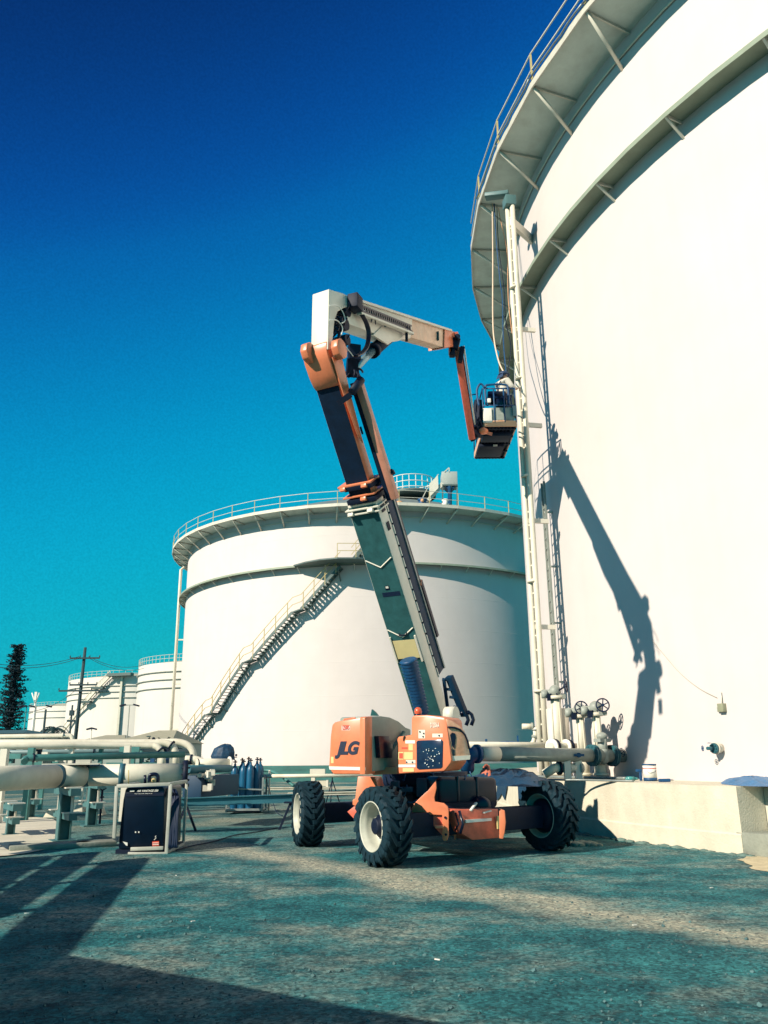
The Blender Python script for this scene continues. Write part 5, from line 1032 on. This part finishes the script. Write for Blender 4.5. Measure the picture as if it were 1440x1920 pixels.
# water tanks / dark bund wall behind the rack
b = MB(); A, B = at(-300, 1440, 40), at(345, 1440, 44); A.z = B.z = .6; b.beam(A, B, .3, 1.2); tag(b.build('bund_wall', mat('bund_grey_green', (.06, .16, .17), .9, 0, .3, .8), None, origin=A), 'low dark bund wall behind the left pipe rack', 'wall')
# long rails lying in front of the gas bottles
pipe('rail_pipe', [at(478, 1455.5, 26.5), at(700, 1453.5, 26.5)], .055, PIPEW, 'pale horizontal guard pipe between the gas bottles and the lift', 'pipe')
pipe('rail_pipe', [at(392, 1456, 26), at(430, 1455, 26)], .06, PIPEW, 'short pale guard pipe left of the gas bottles', 'pipe')
def ibeam(a, c, h, m, name, lab):
    b = MB(); b.beam(a, c, .12, .02); b.beam(a-Z*h, c-Z*h, .12, .02); b.beam(a-Z*h/2, c-Z*h/2, .02, h-.022); return tag(b.build(name, m, None, origin=a), lab, 'beam')
ibeam(at(338, 1497, 20), at(560, 1489, 20.8), .17, mat('beam_teal', (.05, .2, .25), .5, 0, .3, 2), 'steel_beam', 'long grey-blue steel beam running past the foot of the gas bottles')
ibeam(at(540, 1487, 24.5), at(700, 1484, 25), .06, PIPEW, 'steel_beam', 'thin pale beam low behind the rear tyre')
ibeam(at(500, 1477, 33), at(720, 1475, 33), .06, PIPEW, 'steel_beam', 'farthest pale beam at the foot of the grass bank')
for x, y in [(350, 1502), (545, 1497)]:
    P = at(x, y, 20.3); b = MB(); b.beam((P.x-.25, P.y, 0), (P.x, P.y, P.z-.1), .05, .05); b.beam((P.x+.25, P.y, 0), (P.x, P.y, P.z-.1), .05, .05); b.box((P.x, P.y+.06, P.z-.09), (.3, .25, .03)); tag(b.build('trestle', DARK, None, origin=(P.x, P.y, 0)), 'small trestle under the long beam, ' + ('left end' if x < 400 else 'end beside the rear tyre'), 'trestle', 'trestles under the long steel beam')
# white sign block and tripod near the rear tyre
t = thing('plinth_block', gnd(607, 1474, 0), 'pale block stand with a slab top between the rear tyre and the grass bank', 'stand'); P = gnd(600, 1478)
for (x0, y0, x1, y1, mm, nm) in [(581, 1453, 609, 1442, CREAM, 'slab'), (583, 1478, 590, 1453, CREAM, 'post'), (593, 1474, 611, 1464, CONC, 'block'), (611, 1478, 615, 1463, CREAM, 'post')]:
    o = at(x0, y0, 36); b = MB(); b.obox(o, at(x1, y0, 36)-o, V((0, .5, 0)), Z*(at(x0, y1, 36).z-o.z)); b.build(nm, mm, t)
b = MB(); c = at(623, 1462, 30)
for k in range(3): a = 2*PI*k/3+.4; b.tube([c, V((c.x+.3*cos(a), c.y+.3*sin(a), 0.0))], .018, 6)
b.tube([c, c+Z*.25], .02, 6); tag(b.build('tripod', DARK, None, origin=(c.x, c.y, 0)), 'small dark tripod standing behind the rear tyre', 'tripod')
b = MB(); c = at(505, 1466, 27); b.tube([V((c.x, c.y, 0)), c, c+V((.0, 0, .35))], .03, 6); b.tube([V((c.x-.12, c.y, .1)), V((c.x+.02, c.y, .1))], .03, 6); tag(b.build('standpipe', CREAM, None, origin=(c.x, c.y, 0)), 'little white standpipe to the right of the gas bottles', 'standpipe')
b = MB(); b.tube(smooth([at(x, y, Y) for x, y, Y in [(480, 1446, 27.5), (505, 1445, 27.5), (528, 1456, 27), (551, 1474, 26.5)]]), .05, 6); tag(b.build('sloping_pipe', TEALP, None, origin=at(551, 1474, 26.5)), 'bent green pipe sloping down to the ground right of the gas bottles', 'pipe')
# gas bottles in a rack
t = thing('bottle_rack', gnd(459, 1528), 'light steel cradle holding the blue gas bottles', 'bottle rack')
gy = gnd(459, 1526).y; px_ = lambda x, z, dy=0: V(((x-720)/1606*(gy+dy)*1.0, gy+dy, z))
b = MB(); x0, x1 = px_(424, 0).x, px_(490, 0).x
for (xx) in (x0, x1):
    for dy in (0, .75): b.beam((xx, gy+dy, .05), (xx, gy+dy, 1.0), .05, .05)
    for z in (.12, 1.0): b.beam((xx, gy, z), (xx, gy+.75, z), .05, .05)
for z in (.12, .55, 1.0): b.beam((x0, gy+.78, z), (x1, gy+.78, z), .05, .05)
for z in (.12,): b.beam((x0, gy-.02, z), (x1, gy-.02, z), .06, .06)
b.beam((x0, gy-.02, .72), (x1, gy-.02, .68), .03, .04); b.build('frame', GALV, t)
b = MB(); b.box(((x0+x1)/2, gy+.38, .08), (x1-x0, .8, .04)); b.build('tray', DARK, t)
def bottle(x, top, dy, lab):
    P = px_(x, .1, dy); h = at(x, top, gy+dy).z-.1
    t = thing('gas_bottle', P, lab, 'gas bottle', 'blue gas bottles standing in the cradle'); b = MB(); r_ = .115; b.lathe([(0, 0), (r_*.9, 0), (r_, .03), (r_, h*.8), (r_*.93, h*.85), (r_*.7, h*.91), (r_*.35, h*.95), (.035, h*.96), (.035, h)], P, 22); b.build('cylinder', GASB, t)
    b = MB(); b.cyl(P+Z*h, P+Z*(h+.09), .02, n=8); b.cyl(P+Z*(h+.05)-V((.06, 0, 0)), P+Z*(h+.05)+V((.06, 0, 0)), .018, n=8); b.cyl(P+Z*(h+.09), P+Z*(h+.11), .035, n=10); b.build('valve', DARK, t)
for a in [(437, 1432, .1, 'leftmost blue gas bottle, carrying the gauges'), (453, 1431, .12, 'second blue gas bottle from the left, in the front row'), (450, 1428, .5, 'blue gas bottle hidden behind the second from the left'), (466, 1429, .1, 'middle front blue gas bottle'), (462, 1426, .5, 'middle rear blue gas bottle, its valve standing highest'), (478, 1427, .25, 'rightmost front blue gas bottle'), (484, 1428, .55, 'rightmost rear blue gas bottle, next to the coiled hose')]: bottle(*a)
b = MB(); p = px_(432, 1.62, 0); b.cyl(p-V((0, .02, 0)), p+V((0, .02, 0)), .04, n=14); b.cyl(p+V((.1, -.02, .06)), p+V((.1, .02, .06)), .035, n=14); b.tube([p, p+V((.12, .05, 0))], .015, 6); b.tube([p+V((-.06, 0, -.02)), p+V((-.06, 0, .2))], .012, 6); tag(b.build('regulator', BLUEH, None, origin=p), 'pressure gauges on the leftmost gas bottle', 'regulator')
b = MB()
for k in range(4):
    c = px_(494, .78, .1+.03*k); b.tube([c+V((.07*cos(2*PI*i/20), .0, .30*sin(2*PI*i/20))) for i in range(21)], .014, 6)
b.tube(smooth([px_(500, .8, .1), px_(506, .5, -.2), px_(516, .1, -.6), px_(528, .03, -1.5)]), .012, 6); tag(b.build('coiled_hose', NAVY, None, origin=px_(494, .4, .1)), 'coil of dark hose hanging on the bottle cradle', 'hose')
# blue wrapped thing on the pipe
b = MB(); c = at(418, 1417, 26); rr = random.Random(2); ring = []
for j in range(6):
    for i in range(12): a = 2*PI*i/12; f = [1, 1.05, 1, .85, .55, .1][j]; ring.append(V((c.x+.36*f*cos(a)*rr.uniform(.8, 1.05)+.06*j/5, c.y+.25*f*sin(a), at(418, 1425, 26).z+.45*[0, .25, .5, .8, .98, 1.05][j]*rr.uniform(.92, 1.05))))
b.add(ring, [(j*12+i, j*12+(i+1) % 12, (j+1)*12+(i+1) % 12, (j+1)*12+i) for j in range(5) for i in range(12)]+[tuple(60+i for i in range(12)), tuple(range(12))[::-1]]); tag(b.build('wrapped_valve', DTARP, None, origin=at(418, 1425, 26)), 'rounded object wrapped in dark blue sheet above the fat cream pipe', 'covered valve')
# gate valve hardware between pipe and bottles
b = MB(); c = at(366, 1458, 21); 
for i in range(16): q = c+V((rnd.uniform(-.25, .45), rnd.uniform(-.3, .3), rnd.uniform(-.25, .12))); b.box(q, (rnd.uniform(.05, .22), .1, rnd.uniform(.04, .16)), rnd.uniform(0, 3))
tag(b.build('scaffold_clamps', CREAM, None, origin=c), 'jumble of pale clamps and offcuts behind the welder', 'clamps', kind='stuff')
pipe('dark_branch_pipe', [at(350, 1443, 20.4), at(430, 1441, 24)], .10, mat('branch_blue', (.04, .16, .2), .5), 'dark blue branch pipe leaving the thick pipe flange toward the gas bottles', 'pipe')
b = MB(); A, B = at(360, 1475, 21), at(432, 1470, 23); b.beam(A, B, .5, .5); tag(b.build('channel_cover', mat('channel_navy', (.004, .04, .09), .6), None, origin=A, bevel=.01), 'dark box channel lying between the thick pipe and the bottle cradle', 'channel')

# ------------------------------------------------------------ welder in front
WD = thing('welder_generator', gnd(270, 1600), 'black engine welder in a pale tube frame, standing on the gravel at the left', 'welder')
wp_ = V((1, .04, 0)).normalized(); WP = gnd(270, 1601); 
def wq(x, y, dy=0): return onplane(x, y, WP+V((0, dy, 0)), wp_)
b = MB(); b.prism([wq(x, y, .04) for x, y in [(238, 1477), (305, 1475), (309, 1480), (308, 1530), (306, 1592), (222, 1592), (224, 1560), (231, 1500), (235, 1481)]], V((-.06, 1.55, 0))); body = b.build('body', mat('welder_black', (.001, .008, .022), .35, 0, .3, 5, spec=.25), WD, bevel=.02)
b = MB(); b.prism([wq(x, y, .03) for x, y in [(236, 1488), (307, 1486), (307, 1492), (235, 1494)]], V((0, .02, 0))); b.build('panel_seam', DARK, body)
fr = MB()
for (p, q) in [((219, 1474), (320, 1470)), ((320, 1470), (312, 1601)), ((219, 1474), (214, 1572)), ((240, 1601), (312, 1601)), ((245, 1592), (306, 1590))]: fr.beam(wq(*p, -.02), wq(*q, -.02), .05, .06)
for (x, y) in [(221, 1474), (319, 1470), (312, 1600)]: fr.beam(wq(x, y, 0), wq(x, y, 0)+V((-.08, 1.6, 0)), .05, .06)
for (x) in (219, 320): a = wq(x, 1472, 0)+V((-.08, 1.6, 0)); fr.beam(a, V((a.x, a.y, .05)), .05, .06)
fr.build('tube_frame', mat('frame_pale', (.5, .5, .42), .5, 0, .15, 6, 0, 40, .4, .5, (.2, .2, .16)), WD, bevel=.008)
b = MB(); b.obox(wq(216, 1601, .05), wq(312, 1601, .05)-wq(216, 1601, .05), V((-.06, 1.5, 0)), Z*.07); b.build('skid', DARK, WD)
b = MB(); b.tube(smooth([wq(280, 1466, .7), wq(281, 1455, .7), wq(285, 1452, .7), wq(292, 1452, .7), wq(296, 1456, .7), wq(296, 1467, .7)]), .035, 8); b.build('lifting_bail', BLACK, WD); b = MB(); b.tube([wq(272, 1470, .5), wq(272, 1453, .5)], .025, 8); b.build('exhaust', BLACK, WD); b = MB(); b.tube([wq(241, 1470, .3), wq(241, 1444, .3)], .010, 6); b.sphere(wq(288, 1463, .65), .045, 10); b.build('aerial', YEL, WD)
Pq = wq(257, 1484.6, .025); o = text('AIR VANTAGE 500', 'maker_lettering', WHT, body, Pq, wp_, Z, .034, .02, .3, .012); fit_w(o, Pq, wp_, (wq(297, 1484, .03)-Pq).length)
Pq = wq(253, 1488.8, .025); o = text('by Lincoln Electric', 'maker_lettering', WHT, body, Pq, wp_, Z, .014, .005, .0, .012); fit_w(o, Pq, wp_, (wq(286, 1488, .03)-Pq).length)
b = MB(); b.prism([wq(x, y, .02) for x, y in [(243.5, 1484.4), (243.8, 1482.2), (252, 1482), (251.7, 1484.2)]], V((0, .01, 0))); b.build('badge', WHT, body)
b = MB(); b.prism([wq(x, y, .02) for x, y in [(285.5, 1578), (298, 1577), (298, 1586), (285.5, 1587)]], V((0, .01, 0))); b.build('warning_label', DRED, body)
b = MB()
for y in (1580.3, 1583.4): b.prism([wq(x, yy, .01) for x, yy in [(286, y), (297.5, y-.4), (297.5, y+.6), (286, y+1)]], V((0, .01, 0)))
b.build('label_stripes', WHT, body); b = MB()
b.prism([wq(x, y, .01) for x, y in [(230, 1578), (239, 1580), (239, 1586), (236, 1585)]], V((0, .01, 0)))
b.build('side_label', WHT, body); b = MB()
b.tube([wq(x, y, .01) for x, y in [(289, 1575), (293, 1571), (291, 1569), (293, 1567)]], .006, 5)
b.build('hook_mark', WHT, body)
for x in (253, 259): b = MB(); b.prism([wq(xx, y, .01) for xx, y in [(x, 1559), (x+2.2, 1559), (x+2.2, 1561.6), (x, 1561.6)]], V((0, .01, 0))); b.build('latch_mark', WHT, body)
b = MB()
for i in range(11): x = 318+rnd.uniform(0, 16); b.tube(smooth([wq(x-4, 1474+rnd.uniform(0, 18), .3), wq(x+3, 1500, .1), wq(x+rnd.uniform(-2, 2), 1540, 0), wq(x+rnd.uniform(-4, 4), 1590, -.05)]), .018, 6)
tag(b.build('welding_leads', NAVY, None, origin=gnd(328, 1590)), 'bundle of black welding leads hanging down the right side of the welder', 'cables', kind='stuff')
b = MB(); b.tube(smooth([gnd(*q, .02) for q in [(330, 1594), (360, 1586), (400, 1578), (440, 1566), (480, 1560), (520, 1552)]]), .012, 6); tag(b.build('cable', DARK, None, origin=gnd(330, 1594)), 'thin cable snaking over the ground from the welder toward the rear tyre', 'cable')
b = MB(); b.tube(smooth([gnd(*q, .02) for q in [(480, 1488), (520, 1492), (560, 1487), (600, 1486), (680, 1480)]]), .02, 6); tag(b.build('hose', DARK, None, origin=gnd(480, 1488)), 'dark hose lying along the ground behind the rear tyre', 'hose')
# valve T-bar left of the welder
b = MB(); p = gnd(190, 1545); q = at(192, 1482, p.y); b.tube([V((q.x, q.y, 0)), q], .03, 8); b.tube([q, q+V((-.1, 0, .06))], .02, 6); b.tube([q, q+V((.1, 0, .06))], .02, 6); b.cyl(q-Z*.18, q-Z*.15, .06, n=10); tag(b.build('valve_key', DARK, None, origin=(q.x, q.y, 0)), 'upright Y-handled valve key left of the welder', 'valve key')

# ------------------------------------------------------------ distant yard
def pole(px, pt, pb, Y, r, m, lab, name='utility_pole', cat='pole', grp=None, lean=0):
    t_ = at(px, pt, Y); t = thing(name, (t_.x+lean, Y, 0), lab, cat, grp); b = MB(); b.tube([V((t_.x+lean, Y, 0)), t_], [r, r*.7], 8); b.build('pole', m, t); return t, t_
t, tp = pole(160, 1214, 1388, 62, .16, WOOD, 'tall timber power pole with three cross-arms, in front of the white distant tanks', lean=-.15)
for (y, w, l_) in [(1234, 1.1, 0), (1284, 1.0, 0), (1295, 1.8, 0)]:
    c = at(159 if y < 1250 else 156, y, 61.8); b = MB(); b.beam(c-V((w, 0, 0)), c+V((w, 0, 0)), .1, .12)
    for k in range(4): b.cyl(c+V((-w+w*2*k/3, 0, .05)), c+V((-w+w*2*k/3, 0, .2)), .04, n=6)
    b.build('cross_arm', WOOD, t)
def wire(a, c, sag, lab, grp='power lines on the timber pole'):
    a, c = at(*a), at(*c); mid = (a+c)/2-Z*sag*2; b = MB(); b.tube(bez(a, mid, c, 14), .018, 4); tag(b.build('power_line', WOOD, None, origin=a), lab, 'wire', grp)
wire((148, 1231, 61.8), (-60, 1236, 48), .5, 'upper power line left of the timber pole'); wire((149, 1234, 61.9), (-60, 1243, 48), .5, 'lower power line left of the timber pole')
wire((166, 1231, 61.8), (270, 1246, 84), .5, 'upper power line from the pole to the tank with three thin rings'); wire((167, 1234, 61.8), (270, 1253, 84), .5, 'lower power line from the pole to the tank with three thin rings')
wire((140, 1296, 61.8), (-40, 1315, 46), 1.0, 'sagging wire from the lowest cross-arm to the left')
def lamp(px, pt, Y, lab, arm=.6, m=GREYP):
    t, tp = pole(px, pt, 1388, Y, .07, m, lab, 'yard_lamp', 'lamp post', 'lamp posts of the far yard'); b = MB(); b.beam(tp-V((arm, 0, 0)), tp+V((arm, 0, 0)), .07, .07); b.build('lamp_arm', m, t)
    for s_ in (-1, 1): b = MB(); b.box(tp+V((arm*s_, 0, -.02)), (.5, .35, .14), 0, 0, .25*s_); b.build('lamp_head', DARK, t)
lamp(243, 1322, 75, 'lamp post with twin floodlights in front of the stair tank'); lamp(68, 1324, 80, 'lamp post with a wide arm beside the V-shaped aerial', 1.2); lamp(50, 1324, 80, 'lamp post nearest the pine tree', .5, TEALP); lamp(172, 1366, 85, 'short pale lamp post right of the power pole', .25, CREAM)
t, tp = pole(136, 1322, 1388, 66, .1, WOOD, 'shorter dark pole with small boxes just left of the tall power pole'); b = MB(); b.box(tp-Z*.6, (.3, .3, .4)); b.box(tp-V((0, 0, 1.2)), (.6, .2, .15)); b.build('junction', WOOD, t)
t, tp = pole(86, 1330, 1375, 66, .12, WOOD, 'bare dark post standing over the palm')
b = MB(); c = at(66, 1319, 95); b.tube([c, at(60, 1299, 95)], .07, 6); b.tube([c, at(74, 1299, 95)], .07, 6); b.tube([V((c.x, c.y, 0)), c], .1, 6); b.box(at(67, 1305, 95), (.25, .2, .9)); tag(b.build('aerial_mast', WHT, None, origin=(c.x, c.y, 0)), 'white V-shaped aerial mast above the lowest distant tank', 'mast')
# sheds
def shed(pts, Y, dep, zb, roofm, lab, eave=None):
    t = thing('shed', at(pts[0][0], 1388, Y), lab, 'shed'); P = [at(x, y, Y) for x, y in pts]; b = MB(); xa, xb = P[0].x, P[-1].x; ze = min(P[0].z, P[-1].z); b.box(((xa+xb)/2, Y+dep/2, ze/2), (abs(xb-xa)*.96, dep*.9, ze)); b.build('wall', WALLB, t)
    b = MB(); ry = [p.z for p in P]; mxz = max(ry); fp = []; 
    hi = [p for p in P if p.z > ze+.2]; lo_, hi_ = P[0], P[-1]
    f = [V((lo_.x, Y, ze)), V((hi_.x, Y, ze)), V((hi_.x, Y+dep, ze)), V((lo_.x, Y+dep, ze))]; r0, r1 = V((hi[0].x, Y+dep*.45, mxz)), V((hi[-1].x, Y+dep*.45, mxz)); b.add(f+[r0, r1], [(0, 1, 5, 4), (1, 2, 5), (2, 3, 4, 5), (3, 0, 4), (3, 2, 1, 0)]); b.build('roof', roofm, t); return t
shed([(203, 1391), (262, 1366), (300, 1366), (322, 1391)], 50, 9, 0, ROOFT, 'shed with a pale hipped roof behind the rack elbows')
shed([(-80, 1376), (-40, 1366), (8, 1366), (44, 1375)], 62, 9, 0, ROOFG, 'low dark-roofed shed below the pine at the left edge')
shed([(146, 1388), (178, 1377), (215, 1377), (235, 1388)], 90, 8, 0, ROOFT, 'long low pale shed under the distant stair tank')
# trees
def leafclump(b, c, r, n, size, rnd):
    for i in range(n):
        d = V((rnd.gauss(0, 1), rnd.gauss(0, 1), rnd.gauss(0, .6))); d.normalize(); p = c+d*r*rnd.random()**.5; u = V((rnd.uniform(-1, 1), rnd.uniform(-1, 1), rnd.uniform(-.4, .6))).normalized()*size; w = u.cross(V((rnd.uniform(-1, 1), rnd.uniform(-1, 1), 1))).normalized()*size*.45; b.add([p-u, p+w, p+u, p-w], [(0, 1, 2, 3)])
rn = random.Random(11); Pc = at(14, 1388, 120); zt_ = at(17, 1206, 120).z; base = V((Pc.x, 120, 0))
t = thing('pine_tree', base, 'tall dark layered pine at the left picture edge', 'tree'); b = MB(); b.tube([base, base+Z*zt_*.5, base+Z*zt_*.97], [.4, .28, .08], 8); b.build('trunk', BARK, t)
b = MB(); br = MB(); lv = 34
for k in range(lv):
    f = k/lv; z = zt_*(.06+.93*f); Rr = (2.3*(1-f)**.5+.4)*(rn.uniform(.8, 1.1)); nb = 9
    if f > .93: Rr = .9
    for j in range(nb):
        a = 2*PI*(j+rn.random())/nb+k*.7; L_ = Rr*rn.uniform(.3, 1.15); e = base+V((L_*cos(a), L_*sin(a), z+L_*.12)); s_ = base+Z*(z+rn.uniform(-.5, .5)); br.tube([s_, e], [.06, .03], 4)
        for q in range(5): ff = .3+.7*q/4; leafclump(b, s_.lerp(e, ff)+Z*.1, .26+.1*ff, 5, .24, rn)
br.build('branch', BARK, t); b.build('crown', LEAF, t)
c0 = at(98, 1388, 70); c0.z = 0; zt_ = at(98, 1369, 70).z; t = thing('palm_tree', c0, 'palm with drooping dark fronds below the bare post', 'tree'); b = MB(); b.tube([c0, V((c0.x, c0.y, zt_))], [.22, .15], 8); b.build('trunk', BARK, t); b = MB(); tpz = V((c0.x, c0.y, zt_))
for k in range(17):
    a = 2*PI*k/17+rn.random()*.3; L_ = rn.uniform(1.3, 1.9); el = rn.uniform(.3, 1.3); pts = [tpz+V((cos(a)*L_*s_, sin(a)*L_*s_, L_*(el*s_-(el+.5)*s_*s_))) for s_ in [i/7 for i in range(8)]]
    for i in range(7):
        d = pts[i+1]-pts[i]; sdv = d.cross(Z).normalized()
        for sg_ in (-1, 1):
            for q in (0, .5): o_ = pts[i]+d*q; b.add([o_, o_+d*.45, o_+d*.8+sdv*sg_*.34-Z*.14], [(0, 1, 2)])
b.build('crown', PALM, t)
def bush(px, py, Y, w, h, lab, seed):
    rr = random.Random(seed); p = at(px, py, Y); t = thing('bush', (p.x, Y, 0), lab, 'bush'); b = MB(); b.tube([V((p.x, Y, 0)), V((p.x, Y, h*.6))], .08, 6); b.build('stem', BARK, t); b = MB()
    for i in range(26): leafclump(b, V((p.x+rr.uniform(-w, w), Y+rr.uniform(-w*.5, w*.5), rr.uniform(.3, h))), .45, 24, .16, rr)
    b.build('crown', PALM, t)
bush(305, 1388, 44, .7, 2.55, 'dark bush between the pale hipped shed and the left tank', 3); bush(100, 1388, 100, 3.2, 1.9, 'dark shrub row under the palm', 8); bush(28, 1388, 90, 3.0, 2.4, 'dark shrub mass under the pine', 9)

# ------------------------------------------------------------ unseen things placed just outside the view to shade the foreground
tn = math.tan(ELEV); tv = V((-SUNH.x, -SUNH.y, 0))
def src(px, py, h): g_ = gnd(px, py); return V((g_.x, g_.y, 0))-tv*(h/tn)+Z*h
CH = 2.6; A = src(135, 1790, CH); B0_ = gnd(850, 1920); ed_ = (V((B0_.x, B0_.y, 0))-V((gnd(135, 1790).x, gnd(135, 1790).y, 0))).normalized(); bk = V((ed_.y, -ed_.x, 0))
A.z = 0; o = A  # unseen container-like box added to cast the large foreground shadow
t = thing('shadow_caster_box', o, 'unseen corrugated box added beside the photographer to cast the foreground shadow', 'container'); b = MB(); b.obox(o, ed_*4.2, bk*2.4, Z*CH); b.build('box', mat('caster_blue', (.05, .14, .2), .5, 0, .2), t, bevel=.02); b = MB()
for i in range(26): b.obox(o+ed_*(.1+.155*i)-bk*.03+Z*.15, ed_*.08, bk*.03, Z*(CH-.3))
b.build('caster_corrugation', mat('caster_blue', (0, 0, 0)), t)
def overhead(q0, q1, h, wid, lab):
    a, c = src(*q0, h), src(*q1, h); d = (c-a).normalized(); t = thing('shadow_caster_pipe', a, lab, 'pipe', 'unseen overhead pipes added left of the view'); b = MB(); b.cyl(a-d*3, c, wid/2, n=24); b.build('pipe', PIPEW, t); b = MB()
    for f in (0.02, .5, .97): p = a.lerp(c, f); b.beam(p-Z*wid/2, V((p.x, p.y, 0)), .14, .14, V((1, 0, 0)))
    b.build('stand', GALV, t)
overhead((142, 1700), (237, 1612), 2.7, .44, 'fattest unseen overhead pipe, added nearest the photographer to shade the foreground')
overhead((79, 1650), (157, 1600), 2.7, .33, 'slimmest overhead pipe, between the two others')
overhead((-78, 1650), (4, 1612), 2.7, .9, 'overhead pipe farthest to the left')

for o in bpy.data.objects:
    if '_o' in o: del o['_o']
